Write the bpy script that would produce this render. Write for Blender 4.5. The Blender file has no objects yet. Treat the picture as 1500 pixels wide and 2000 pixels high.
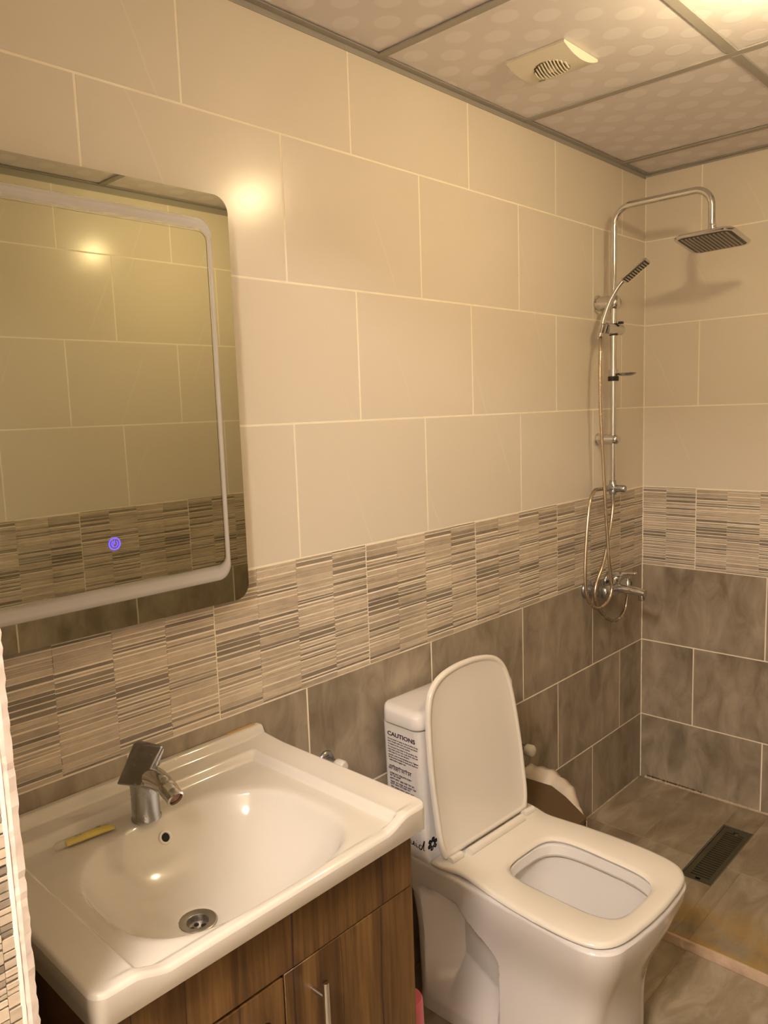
import bpy, bmesh, math, random
from math import sin, cos, pi, radians, hypot, atan2, sqrt
from mathutils import Vector, Matrix
random.seed(7)
S = bpy.context.scene
C = S.collection

# ------------------------------------------------------------------ camera
FPX = 1520.79
YAW, PITCH, ROLL = -0.75852, -0.130285, -0.033977
CAM = Vector((1.33614, -2.87578, 1.51257))
d = Vector((cos(PITCH)*sin(YAW), cos(PITCH)*cos(YAW), sin(PITCH)))
rt = Vector((cos(YAW), -sin(YAW), 0)); up = rt.cross(d)
c_, s_ = cos(ROLL), sin(ROLL)
R_ = rt*c_ + up*s_; U_ = -rt*s_ + up*c_
cd = bpy.data.cameras.new('camera'); cam = bpy.data.objects.new('camera', cd); C.objects.link(cam)
cam.matrix_world = Matrix(((R_.x, U_.x, -d.x, CAM.x), (R_.y, U_.y, -d.y, CAM.y), (R_.z, U_.z, -d.z, CAM.z), (0, 0, 0, 1)))
cd.sensor_fit = 'VERTICAL'; cd.sensor_height = 24.0; cd.lens = FPX/2000*24.0
cd.clip_start = 0.02; cd.clip_end = 50
S.camera = cam

# ------------------------------------------------------------------ world and exposure
w = bpy.data.worlds.new('world'); S.world = w; w.use_nodes = True
w.node_tree.nodes['Background'].inputs[0].default_value = (1, .9, .8, 1)
w.node_tree.nodes['Background'].inputs[1].default_value = 0.0
S.view_settings.view_transform = 'Standard'; S.view_settings.look = 'None'
S.view_settings.exposure = 0.08; S.view_settings.gamma = 1.0
S.view_settings.use_curve_mapping = False

# lamps of the place: bulb hanging from the ceiling, ceiling lamp of the hall behind the camera
BULB = Vector((.845, -1.18, 2.238)); BULB_W = 14.6; BULB_COL = (1.0, .775, .44)
HALL_POS = (1.2, -3.50, 2.42); HALL_W = 70.0; HALL_COL = (1.0, .87, .77)
BULB_L = BULB_W/(4*pi**2*.030**2); HALL_L = HALL_W/(pi*.34**2)    # radiance of the bulb glass and of the hall panel

# ------------------------------------------------------------------ helpers
def hexc(h):
    h = h.lstrip('#'); v = [int(h[i:i+2], 16)/255 for i in (0, 2, 4)]
    return tuple((x/12.92 if x <= .04045 else ((x+.055)/1.055)**2.4) for x in v) + (1,)
def tag(o, label=None, cat=None, group=None, kind=None):
    if label: o['label'] = label
    if cat: o['category'] = cat
    if group: o['group'] = group
    if kind: o['kind'] = kind
    return o
def link(name, me, mat=None, parent=None, smooth=False, loc=None, rot=None):
    if mat is not None and not me.materials:
        for m in (mat if isinstance(mat, (list, tuple)) else [mat]): me.materials.append(m)
    if smooth:
        for p in me.polygons: p.use_smooth = True
    o = bpy.data.objects.new(name, me); C.objects.link(o)
    if parent: o.parent = parent
    if loc: o.location = loc
    if rot: o.rotation_euler = rot
    return o
def empty(name, loc=(0, 0, 0), rz=0):
    o = bpy.data.objects.new(name, None); o.location = loc; o.rotation_euler = (0, 0, rz)
    o.empty_display_size = .05; C.objects.link(o); return o
def pyd(name, V, F):
    me = bpy.data.meshes.new(name); me.from_pydata([tuple(v) for v in V], [], F); me.update(); return me
class MB:
    def __init__(s): s.bm = bmesh.new()
    def box(s, a, b, bev=0, seg=2, mi=0):
        x0, y0, z0 = a; x1, y1, z1 = b
        r = bmesh.ops.create_cube(s.bm, size=1)
        M = Matrix.Translation(((x0+x1)/2, (y0+y1)/2, (z0+z1)/2)) @ Matrix.Diagonal((abs(x1-x0), abs(y1-y0), abs(z1-z0), 1))
        bmesh.ops.transform(s.bm, matrix=M, verts=r['verts'])
        fs = set(f for v in r['verts'] for f in v.link_faces)
        for f in fs: f.material_index = mi
        if bev:
            es = list(set(e for v in r['verts'] for e in v.link_edges))
            rr = bmesh.ops.bevel(s.bm, geom=es, offset=bev, segments=seg, affect='EDGES', profile=.5)
            for f in rr['faces']: f.material_index = mi
        return s
    def tube(s, pts, r, n=16, caps=True, mi=0):
        pts = [Vector(p) for p in pts]; rings = []
        rs = r if isinstance(r, (list, tuple)) else [r]*len(pts)
        ref = None
        for i, p in enumerate(pts):
            t = (pts[min(i+1, len(pts)-1)]-pts[max(i-1, 0)]).normalized()
            if ref is None:
                ref = t.orthogonal().normalized()
            ref = (ref - t*ref.dot(t)).normalized(); b = t.cross(ref)
            rings.append([s.bm.verts.new(p+(ref*cos(2*pi*k/n)+b*sin(2*pi*k/n))*rs[i]) for k in range(n)])
        for a, b in zip(rings, rings[1:]):
            for k in range(n):
                f = s.bm.faces.new((a[k], a[(k+1) % n], b[(k+1) % n], b[k])); f.material_index = mi
        if caps:
            s.bm.faces.new(rings[0][::-1]).material_index = mi; s.bm.faces.new(rings[-1]).material_index = mi
        return s
    def lathe(s, prof, n=32, M=None, mi=0):
        # prof: list of (r, z); r=0 closes
        rings = []; M = M or Matrix()
        for r, z in prof:
            if r < 1e-6: rings.append([s.bm.verts.new(M @ Vector((0, 0, z)))])
            else: rings.append([s.bm.verts.new(M @ Vector((r*cos(2*pi*k/n), r*sin(2*pi*k/n), z))) for k in range(n)])
        for a, b in zip(rings, rings[1:]):
            for k in range(n):
                if len(a) == 1 and len(b) == 1: continue
                if len(a) == 1: f = (a[0], b[(k+1) % n], b[k])
                elif len(b) == 1: f = (a[k], a[(k+1) % n], b[0])
                else: f = (a[k], a[(k+1) % n], b[(k+1) % n], b[k])
                s.bm.faces.new(f).material_index = mi
        return s
    def loft(s, rings, cap0=True, cap1=True, mi=0):
        R = [[s.bm.verts.new(p) for p in r] for r in rings]; n = len(R[0])
        for a, b in zip(R, R[1:]):
            for k in range(n): s.bm.faces.new((a[k], a[(k+1) % n], b[(k+1) % n], b[k])).material_index = mi
        if cap0: s.bm.faces.new(R[0][::-1]).material_index = mi
        if cap1: s.bm.faces.new(R[-1]).material_index = mi
        return s
    def hull(s, pts):
        vs = [s.bm.verts.new(p) for p in pts]
        r = bmesh.ops.convex_hull(s.bm, input=vs)
        dead = [v for v in s.bm.verts if not v.link_faces]
        for v in dead: s.bm.verts.remove(v)
        return s
    def bevel(s, off, seg=3, ang=30):
        es = [e for e in s.bm.edges if len(e.link_faces) == 2 and e.calc_face_angle(0) > radians(ang)]
        bmesh.ops.bevel(s.bm, geom=es, offset=off, segments=seg, affect='EDGES', profile=.5, clamp_overlap=True); return s
    def mesh(s, name):
        bmesh.ops.recalc_face_normals(s.bm, faces=s.bm.faces[:])
        me = bpy.data.meshes.new(name); s.bm.to_mesh(me); s.bm.free(); return me
    def obj(s, name, mat, parent=None, smooth=True, ang=38, loc=None, rot=None):
        me = s.mesh(name)
        o = link(name, me, mat, parent, loc=loc, rot=rot)
        if smooth:
            for p in me.polygons: p.use_smooth = True
            try: me.set_sharp_from_angle(angle=radians(ang))
            except Exception: pass
        return o
def catmull(P, n=8):
    P = [Vector(p) for p in P]; out = []
    for i in range(len(P)-1):
        p0 = P[max(i-1, 0)]; p1 = P[i]; p2 = P[i+1]; p3 = P[min(i+2, len(P)-1)]
        for k in range(n):
            t = k/n
            out.append(.5*((2*p1)+(-p0+p2)*t+(2*p0-5*p1+4*p2-p3)*t*t+(-p0+3*p1-3*p2+p3)*t**3))
    out.append(P[-1]); return out
def rrect(x0, y0, x1, y1, r, n=6):
    pts = []
    for cx, cy, a in ((x1-r, y1-r, 0), (x0+r, y1-r, 90), (x0+r, y0+r, 180), (x1-r, y0+r, 270)):
        for k in range(n+1):
            t = radians(a+90*k/n); pts.append((cx+r*cos(t), cy+r*sin(t)))
    return pts
def sm(a, b, x):
    t = max(0, min(1, (x-a)/(b-a))); return t*t*(3-2*t)

# ------------------------------------------------------------------ materials
class NT:
    def __init__(s, name):
        s.m = bpy.data.materials.new(name); s.m.use_nodes = True; s.t = s.m.node_tree
        s.b = s.t.nodes['Principled BSDF']
    def n(s, typ, **k):
        x = s.t.nodes.new(typ)
        for a, v in k.items(): setattr(x, a, v)
        return x
    def l(s, a, b): s.t.links.new(a, b)
    def set(s, **k):
        for a, v in k.items():
            nm = {'base': 'Base Color', 'rough': 'Roughness', 'metal': 'Metallic', 'spec': 'Specular IOR Level', 'coat': 'Coat Weight',
                  'coatr': 'Coat Roughness', 'trans': 'Transmission Weight', 'ior': 'IOR', 'emit': 'Emission Color', 'estr': 'Emission Strength',
                  'alpha': 'Alpha', 'sss': 'Subsurface Weight'}[a]
            s.b.inputs[nm].default_value = v
        return s
    def coords(s, scale=(1, 1, 1), rnd=True, kind='Object'):
        tc = s.n('ShaderNodeTexCoord'); mp = s.n('ShaderNodeMapping'); mp.inputs['Scale'].default_value = scale
        if rnd:
            oi = s.n('ShaderNodeObjectInfo'); mu = s.n('ShaderNodeVectorMath', operation='SCALE')
            mu.inputs[0].default_value = (37.1, 17.7, 51.3); s.l(oi.outputs['Random'], mu.inputs['Scale'])
            ad = s.n('ShaderNodeVectorMath', operation='ADD'); s.l(tc.outputs[kind], ad.inputs[0]); s.l(mu.outputs[0], ad.inputs[1])
            s.l(ad.outputs[0], mp.inputs['Vector'])
        else: s.l(tc.outputs[kind], mp.inputs['Vector'])
        return mp.outputs[0]
    def noise(s, vec, scale, detail=4, rough=.5, dist=0):
        x = s.n('ShaderNodeTexNoise'); x.inputs['Scale'].default_value = scale; x.inputs['Detail'].default_value = detail
        x.inputs['Roughness'].default_value = rough; x.inputs['Distortion'].default_value = dist
        s.l(vec, x.inputs['Vector']); return x.outputs['Fac']
    def ramp(s, fac, stops, interp='LINEAR'):
        r = s.n('ShaderNodeValToRGB'); r.color_ramp.interpolation = interp
        e = r.color_ramp.elements
        while len(e) < len(stops): e.new(.5)
        for i, (p, col) in enumerate(stops): e[i].position = p; e[i].color = col if len(col) == 4 else (*col, 1)
        s.l(fac, r.inputs[0]); return r.outputs[0]
    def mix(s, fac, a, b, blend='MIX'):
        x = s.n('ShaderNodeMix', data_type='RGBA', blend_type=blend)
        for v, i in ((fac, 0), (a, 6), (b, 7)):
            if hasattr(v, 'is_output') or isinstance(v, bpy.types.NodeSocket): s.l(v, x.inputs[i])
            else: x.inputs[i].default_value = v if i == 0 or len(v) == 4 else (*v, 1)
        return x.outputs[2]
    def math(s, op, a, b=None, c=None):
        x = s.n('ShaderNodeMath', operation=op)
        for i, v in enumerate((a, b, c)):
            if v is None: continue
            if isinstance(v, bpy.types.NodeSocket): s.l(v, x.inputs[i])
            else: x.inputs[i].default_value = v
        return x.outputs[0]
    def bump(s, h, strength, dist=.002):
        x = s.n('ShaderNodeBump'); x.inputs['Strength'].default_value = strength; x.inputs['Distance'].default_value = dist
        s.l(h, x.inputs['Height']); s.l(x.outputs[0], s.b.inputs['Normal'])
    def base(s, sock): s.l(sock, s.b.inputs['Base Color'])

def plain(name, col, rough=.5, metal=0, **k):
    m = NT(name); m.set(base=col if len(col) == 4 else (*col, 1), rough=rough, metal=metal, **k)
    v = m.coords(rnd=False); nz = m.noise(v, 60, 3)
    r = m.math('MULTIPLY_ADD', nz, .12, max(0, rough-.06)); m.l(r, m.b.inputs['Roughness'])
    return m.m

def beige_tile():
    m = NT('beige_ceramic'); v = m.coords()
    a = m.noise(v, 3.2, 5, .55)
    col = m.ramp(a, [(.3, (.742, .668, .562)), (.7, (.750, .678, .572))])
    # faint pale diagonal veins
    sp_ = m.n('ShaderNodeSeparateXYZ'); m.l(v, sp_.inputs[0])
    wob = m.math('MULTIPLY', m.noise(v, 5, 2), .07)
    t_ = m.math('ADD', m.math('ADD', m.math('MULTIPLY', sp_.outputs['Y'], 2.6), m.math('MULTIPLY', sp_.outputs['Z'], 1.15)), wob)
    fr_n = m.math('ABSOLUTE', m.math('SUBTRACT', m.math('FRACT', t_), .5))
    msk = m.math('MULTIPLY', m.ramp(fr_n, [(.0, (.5, .5, .5)), (.009, (0, 0, 0))]), m.ramp(m.noise(v, 4, 2), [(.42, (0, 0, 0)), (.60, (1, 1, 1))]))
    col = m.mix(msk, col, (.84, .78, .69))
    # small grey scuffs
    sc = m.noise(m.coords((1, 9, 40)), 2.6, 3, .6)
    sc2 = m.noise(v, 3.1, 2)
    scm = m.math('MULTIPLY', m.ramp(sc, [(.70, (0, 0, 0)), (.78, (.6, .6, .6))]), m.ramp(sc2, [(.6, (0, 0, 0)), (.68, (1, 1, 1))]))
    col = m.mix(scm, col, (.50, .40, .29))
    m.base(col)
    m.set(spec=.32, rough=.22)
    m.bump(m.noise(v, 16, 3), .035, .003)
    return m.m
def dark_tile(name='brown_ceramic', sc=(1, 1.6, .75), c0=(.205, .165, .112), c1=(.44, .370, .28), rough=(.30, .45)):
    m = NT(name); v = m.coords(sc)
    a = m.noise(v, 9, 6, .6, .6); b = m.noise(m.coords((1, 1, 1)), 3.2, 4, .5)
    f = m.math('ADD', m.math('MULTIPLY', a, .6), m.math('MULTIPLY', b, .4))
    col = m.ramp(f, [(.36, c0), (.48, tuple((p+q)/2 for p, q in zip(c0, c1))), (.62, c1)])
    m.base(col)
    m.l(m.ramp(a, [(.3, (rough[0],)*3), (.7, (rough[1],)*3)]), m.b.inputs['Roughness'])
    m.bump(a, .12, .002)
    return m.m
def strip_tile():
    m = NT('ribbed_strip_ceramic'); at = m.n('ShaderNodeAttribute', attribute_name='tone')
    v = m.coords((1, 6, 22)); a = m.noise(v, 5, 5, .6); b = m.noise(m.coords(), 8, 4, .6)
    f = m.math('ADD', m.math('MULTIPLY', a, .5), m.math('MULTIPLY', b, .5))
    mott = m.ramp(f, [(.38, (.80, .78, .76)), (.6, (1.08, 1.08, 1.06))])
    m.base(m.mix(1.0, at.outputs['Color'], mott, 'MULTIPLY'))
    m.set(rough=.42)
    return m.m
def grout_mat(name, c0, c1):
    m = NT(name); v = m.coords(rnd=False); a = m.noise(v, 25, 5)
    m.base(m.ramp(a, [(.3, c0), (.65, c1)])); m.set(rough=.85); m.bump(a, .3, .001); return m.m
def wood():
    m = NT('walnut_laminate'); v = m.coords((1, 8, .8))
    a = m.noise(v, 3.0, 7, .62, .5); b = m.noise(m.coords((1, 55, 1.6)), 2.2, 4, .6)
    f = m.math('ADD', m.math('MULTIPLY', a, .65), m.math('MULTIPLY', b, .35))
    col = m.ramp(f, [(.30, (.030, .012, .005)), (.45, (.080, .038, .012)), (.58, (.155, .082, .027)), (.74, (.24, .138, .052))])
    m.base(col); m.set(rough=.38); m.bump(b, .08, .001); return m.m
def floor_tile(name='floor_ceramic'):
    m = NT(name); v = m.coords((2.2, .75, 1))
    a = m.noise(v, 7, 6, .6, .9); b = m.noise(m.coords(), 2.6, 4)
    f = m.math('ADD', m.math('MULTIPLY', a, .6), m.math('MULTIPLY', b, .4))
    col = m.ramp(f, [(.36, (.21, .162, .100)), (.5, (.31, .25, .165)), (.64, (.44, .37, .27))])
    # yellow limescale and rust stains, strongest near the step (world position)
    g = m.n('ShaderNodeNewGeometry'); sx = m.n('ShaderNodeSeparateXYZ'); m.l(g.outputs['Position'], sx.inputs[0])
    near = m.n('ShaderNodeMapRange', interpolation_type='SMOOTHSTEP'); near.inputs[1].default_value = -.50; near.inputs[2].default_value = -.82
    m.l(sx.outputs['Y'], near.inputs[0])
    cut = m.math('GREATER_THAN', sx.outputs['Y'], -.853)
    gp = m.n('ShaderNodeMapping'); m.l(g.outputs['Position'], gp.inputs['Vector']); gp.inputs['Scale'].default_value = (1, 1.6, 1)
    st = m.noise(gp.outputs[0], 7.5, 4, .6)
    k = m.math('MULTIPLY', m.math('MULTIPLY', near.outputs[0], cut), m.ramp(st, [(.36, (0, 0, 0)), (.62, (.85, .85, .85))]))
    col = m.mix(k, col, (.42, .27, .075))
    m.base(col); m.l(m.ramp(a, [(.3, (.38,)*3), (.7, (.55,)*3)]), m.b.inputs['Roughness']); m.bump(a, .2, .002)
    return m.m
def ceiling_panel_mat():
    # embossed vinyl: octagonal lozenges on a 75 mm diagonal lattice, finely stippled
    m = NT('embossed_vinyl_panel')
    g = m.n('ShaderNodeTexCoord'); mp = m.n('ShaderNodeMapping'); m.l(g.outputs['Object'], mp.inputs['Vector'])
    mp.inputs['Scale'].default_value = (1/.127, 1/.127, 1)
    def blob(off, rad, sx=1, sy=1):
        a = m.n('ShaderNodeVectorMath', operation='ADD'); a.inputs[1].default_value = (*off, 0); m.l(mp.outputs[0], a.inputs[0])
        fr = m.n('ShaderNodeVectorMath', operation='FRACTION'); m.l(a.outputs[0], fr.inputs[0])
        sb = m.n('ShaderNodeVectorMath', operation='SUBTRACT'); sb.inputs[1].default_value = (.5, .5, 0); m.l(fr.outputs[0], sb.inputs[0])
        mu = m.n('ShaderNodeVectorMath', operation='MULTIPLY'); mu.inputs[1].default_value = (sx, sy, 0); m.l(sb.outputs[0], mu.inputs[0])
        ln = m.n('ShaderNodeVectorMath', operation='LENGTH'); m.l(mu.outputs[0], ln.inputs[0])
        mr = m.n('ShaderNodeMapRange', interpolation_type='SMOOTHSTEP'); mr.inputs[1].default_value = rad-.03; mr.inputs[2].default_value = rad+.03
        mr.inputs[3].default_value = 1; mr.inputs[4].default_value = 0
        m.l(ln.outputs['Value'], mr.inputs[0]); return mr.outputs[0]
    b1 = blob((0, 0), .24, 1, 1.1); b2 = blob((.5, .5), .24, 1, 1.1)
    f = m.math('MAXIMUM', b1, b2)
    col = m.mix(f, (.77, .72, .735), (.86, .82, .85))
    fine = m.noise(m.coords(rnd=False), 420, 2, .6)
    col = m.mix(m.math('MULTIPLY', fine, .35), col, (.64, .60, .59))
    m.base(col); m.set(rough=.42)
    h = m.math('ADD', m.math('MULTIPLY', f, .5), m.math('MULTIPLY', fine, .25))
    m.bump(h, .5, .0015)
    return m.m
def chrome(name='chrome', tint=(.66, .655, .64), rough=.09):
    m = NT(name); m.set(base=(*tint, 1), metal=1, rough=rough)
    v = m.coords(rnd=False); nz = m.noise(v, 45, 4)
    m.l(m.math('MULTIPLY_ADD', nz, .14, rough-.03), m.b.inputs['Roughness']); return m.m
def ceramic_white(name='white_glaze', col=(.80, .765, .73), rough=.10):
    m = NT(name); v = m.coords(rnd=False); a = m.noise(v, 4, 3)
    m.base(m.mix(m.math('MULTIPLY', a, .4), col, tuple(x*.96 for x in col))); m.set(rough=rough, coat=.5, coatr=.06); return m.m

M_BEIGE = beige_tile(); M_DARK = dark_tile(); M_STRIP = strip_tile(); M_FLOOR = floor_tile()
M_GROUT = grout_mat('cream_grout', (.93, .84, .68), (.97, .89, .76)); M_GROUT_D = grout_mat('tan_grout', (.46, .36, .25), (.58, .47, .34))
M_GROUT_F = grout_mat('brown_grout', (.25, .19, .12), (.33, .26, .17))
M_WOOD = wood(); M_PANEL = ceiling_panel_mat(); M_CHROME = chrome(); M_CHROME_D = chrome('worn_chrome', (.43, .44, .46), .22)
M_GLAZE = ceramic_white(); M_SEAT = ceramic_white('seat_plastic', (.80, .745, .655), .22); M_BASIN = ceramic_white('basin_glaze', (.69, .645, .57), .10)
M_TBAR = plain('painted_grid_metal', (.36, .335, .30), .45); M_PLASTER = plain('white_plaster', (.72, .68, .62), .8)
M_RAW = grout_mat('raw_tile_edge', (.62, .52, .46), (.82, .74, .68))
M_FAN = plain('cream_plastic', (.80, .74, .62), .35); M_DARKP = plain('dark_plastic', (.03, .025, .02), .4)
M_BLACK = plain('black_ink', (.010, .010, .016), .5); M_INK = plain('violet_ink', (.055, .028, .06), .5)
M_BIN = plain('brown_plastic', (.115, .070, .030), .45); M_BAG = plain('white_bag_film', (.72, .62, .50), .35)
M_STEEL = chrome('dull_steel', (.42, .40, .36), .32); M_BRASS = chrome('hose_steel', (.62, .53, .42), .22)
M_PINK = plain('pink_plastic', (.72, .16, .20), .35); M_WHITEP = plain('white_plastic', (.78, .73, .66), .3)
M_NOZ = plain('grey_nozzle_rubber', (.42, .38, .34), .5); M_NICHE = plain('dark_void', (.012, .010, .008), .8)
m_ = NT('tinted_mirror'); m_.set(base=(.55, .545, .43, 1), metal=1, rough=.015); M_MIRROR = m_.m
m_ = NT('frosted_band'); m_.set(base=(.56, .54, .54, 1), metal=0, rough=.55)
at_ = m_.n('ShaderNodeAttribute', attribute_name='fade'); gl = m_.n('ShaderNodeBsdfGlossy'); gl.inputs['Color'].default_value = (.55, .545, .43, 1); gl.inputs['Roughness'].default_value = .02
mx_ = m_.n('ShaderNodeMixShader'); m_.l(at_.outputs['Fac'], mx_.inputs[0]); m_.l(gl.outputs[0], mx_.inputs[1]); m_.l(m_.b.outputs[0], mx_.inputs[2])
m_.l(mx_.outputs[0], m_.t.nodes['Material Output'].inputs['Surface']); M_FROST = m_.m
m_ = NT('blue_led_icon'); m_.set(base=(.05, .03, .3, 1), emit=(.16, .10, 1, 1), estr=1.4, rough=.4); M_LED = m_.m
m_ = NT('bulb_glass'); m_.set(base=(.9, .88, .8, 1), emit=(*BULB_COL, 1), estr=BULB_L, rough=.4); M_BULB = m_.m
m_ = NT('hall_diffuser'); m_.set(base=(.9, .88, .8, 1), emit=(*HALL_COL, 1), estr=HALL_L, rough=.4); M_HALL = m_.m
m_ = NT('clear_tube'); m_.set(base=(.93, .93, .88, 1), rough=.08, trans=.75, ior=1.2, alpha=.6); M_TUBE = m_.m
M_YELLOW = plain('yellow_liquid', (.80, .60, .02), .25)

# ------------------------------------------------------------------ tiles
ZR = [.2659, .5742, .8808, 1.1853, 1.4893, 1.7938, 2.0998]      # horizontal joints of the walls
P = .45; H = 2.336; W = 1.435; YF = -2.60
G = .0030; TT = .008
_cache = {}
def tile_mesh(kind, u0, u1, z0, z1, full_w, col0):
    key = (kind, round(u1-u0, 3), round(z1-z0, 3), round(u0 - col0, 3) if kind == 'strip' else 0)
    if key in _cache: return _cache[key]
    w_, h_ = u1-u0, z1-z0; e = .0012
    if kind != 'strip':
        V = [(0, -w_/2, -h_/2), (0, w_/2, -h_/2), (0, w_/2, h_/2), (0, -w_/2, h_/2)]
        V += [(TT-e, y, z) for _, y, z in V[:4]] + [(TT, y*(1-2*e/w_), z*(1-2*e/h_)) for _, y, z in V[:4]]
        F = [(0, 3, 2, 1)]
        for a in (0, 4):
            for k in range(4): F.append((a+k, a+(k+1) % 4, a+4+(k+1) % 4, a+4+k))
        F.append((8, 9, 10, 11))
        me = pyd('tile', V, F)
        me.materials.append(M_BEIGE if kind == 'beige' else M_DARK if kind == 'dark' else M_FLOOR)
    else:
        rs = random.Random(11); V = []; F = []; T = []
        def bx(x1, ya, yb, za, zb, tone):
            b = len(V); V.extend([(0, ya, za), (0, yb, za), (0, yb, zb), (0, ya, zb), (x1, ya, za), (x1, yb, za), (x1, yb, zb), (x1, ya, zb)])
            F.extend([(b+4, b+5, b+6, b+7), (b, b+1, b+5, b+4), (b+1, b+2, b+6, b+5), (b+2, b+3, b+7, b+6), (b+3, b, b+4, b+7)]); T.extend([tone]*5)
        cw = full_w/4
        for cidx in range(4):
            za = 0.0; last = 0
            cols = []
            while za < .302:
                r_ = rs.random()
                if last == 1: hh = rs.choice([.0016, .0021, .0028, .0036]); kind_ = 0      # dark groove
                else:
                    hh = rs.choice([.0035, .0045, .0055, .006, .007, .009, .0125]); kind_ = 1
                    if rs.random() < .34: kind_ = 2; hh = rs.choice([.004, .006, .009])
                cols.append((za, min(za+hh, .302), kind_, rs.random(), rs.random())); za += hh
                last = 1 if last == 0 else 0
            for za, zb, kd, ra, rb in cols:
                ya = col0+cidx*cw; yb = ya+cw-.0006
                ya2, yb2 = max(ya, u0), min(yb, u1)
                if yb2-ya2 < .002: continue
                zb2 = min(zb, h_)
                if zb2-za < .0006: continue
                if kd == 0: x1 = .0062+.0006*ra; tn = .10+.12*rb
                elif kd == 2: x1 = .0078+.0008*ra; tn = .23+.15*rb
                else: x1 = .0084+.0012*ra; tn = .47+.17*rb
                tone = (tn*1.0, tn*.845, tn*.665)
                bx(x1, ya2-(u0+u1)/2, yb2-(u0+u1)/2, za-h_/2, zb2-h_/2, tone)
        me = pyd('tile', V, F)
        ca = me.color_attributes.new('tone', 'FLOAT_COLOR', 'CORNER'); i = 0
        for p_, t_ in zip(me.polygons, T):
            for li in p_.loop_indices: ca.data[li].color = (*t_, 1)
        me.materials.append(M_STRIP)
    _cache[key] = me; return me
def tile_wall(parent, frame, umin, umax, phA, phB, rows=None, hole=None, skip=None):
    """frame(u, z) -> (location, rz); tiles of a running-bond wall, each an object"""
    lv = [0] + ZR + [H+.02]
    for r in range(len(lv)-1):
        z0, z1 = lv[r]+G/2, lv[r+1]-G/2
        if r == 0: z0 = -.03
        kind = 'dark' if r < 3 else 'strip' if r == 3 else 'beige'
        ph = phA if r in (1, 3, 5, 7) else phB
        u = ph - P*math.ceil((ph-umin)/P+1e-6)
        while u < umax:
            a, b = max(u+G/2, umin), min(u+P-G/2, umax)
            if u+P+G/2-umin < P*.5 and u+P-umin < .03: b = a       # no slivers in the corner
            if 0 < u-umin < .03: a = umin
            if b-a > .006:
                me = tile_mesh(kind, a, b, z0, z1, P-G, u+G/2)
                loc, rz = frame((a+b)/2, (z0+z1)/2)
                o = bpy.data.objects.new('tile', me); o.location = loc; o.rotation_euler = (0, 0, rz); o.parent = parent; C.objects.link(o)
            u += P

# walls: slabs of grout with the tiles as children. Tile face planes at x=0, y=0, x=W, y=YF
def slab(name, a, b, mat, label=None):
    o = MB().box(a, b).obj(name, mat, smooth=False); tag(o, label, kind='structure'); return o
TB = .0085   # grout sits this far behind... tiles are sunk so their faces meet the plane
wl = slab('wall_left', (-.12, -2.60, -.10), (-TT+.0076, 0.12, H+.10), M_GROUT)
wb = slab('wall_back', (-TT, TT-.0076, -.10), (W+.12, .12, H+.10), M_GROUT)
wr = slab('wall_right', (W+TT-.0076, -4.2, -.10), (W+.12, .0, H+.10), M_GROUT)
tile_wall(wl, lambda u, z: ((-TT, u, z), 0), -2.598, .0, -.1855, -(.1855+.4679*P))
tile_wall(wb, lambda u, z: ((u, TT, z), -pi/2), .0, W, .2074, .2074+.5665*P)
tile_wall(wr, lambda u, z: ((W+TT, -u, z), pi), .0, 2.60, 1.615-3*P, 1.417-3*P)
for o in (wl, wb, wr): o.data.materials[0] = M_GROUT
# front wall with the doorway the picture is taken through
XJ = .548
wf = slab('wall_front', (-.12, YF-.115, -.10), (XJ-TT, YF-TT+.002, H+.10), M_PLASTER)
me_l = [0]+ZR+[H+.02]
for r in range(len(me_l)-1):
    z0, z1 = me_l[r]+G/2, me_l[r+1]-G/2
    kind = 'dark' if r < 3 else 'strip' if r == 3 else 'beige'
    ph = .135 if r % 2 else .135+P/2
    u = ph-P
    while u < XJ:
        a, b = max(u+G/2, 0.002), min(u+P-G/2, XJ-.001)
        if b-a > .01:
            me = tile_mesh(kind, a, b, z0, z1, P-G, u+G/2)
            o = bpy.data.objects.new('tile', me); o.location = ((a+b)/2, YF-TT, (z0+z1)/2); o.rotation_euler = (0, 0, pi/2); o.parent = wf; C.objects.link(o)
        u += P
    # return of the doorway, one cut tile per row facing the opening
    me = tile_mesh(kind, .02, .125, z0, z1, P-G, .0)
    o = bpy.data.objects.new('tile', me); o.location = (XJ-TT, YF-.012-.0525, (z0+z1)/2); o.parent = wf; C.objects.link(o)
# rough sawn tile edge at the corner of the doorway (white grout line beside it)
V = []; F = []; rs = random.Random(3); NZ = 300
for i in range(NZ+1):
    z = H*i/NZ; j = .0022*(rs.random()-.5); k = .0016*(rs.random()-.3); j2 = .0012*(rs.random()-.5)
    V += [(XJ-.012, YF+.0035+j, z), (XJ-.001+k*.5, YF+.0035+j, z), (XJ+.0008+k, YF-.004, z), (XJ+.0005+j2, YF-.0095, z)]
for i in range(NZ):
    a = 4*i
    for k in range(3): F.append((a+k, a+k+1, a+k+5, a+k+4))
link('raw_tile_edge', pyd('raw_tile_edge', V, F), M_RAW, wf)
MB().box((XJ-.006, YF-.0135, 0), (XJ+.0016, YF-.0095, H)).obj('grout_line', grout_mat('white_grout', (.85, .80, .75), (.92, .88, .84)), wf, smooth=False)
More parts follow.
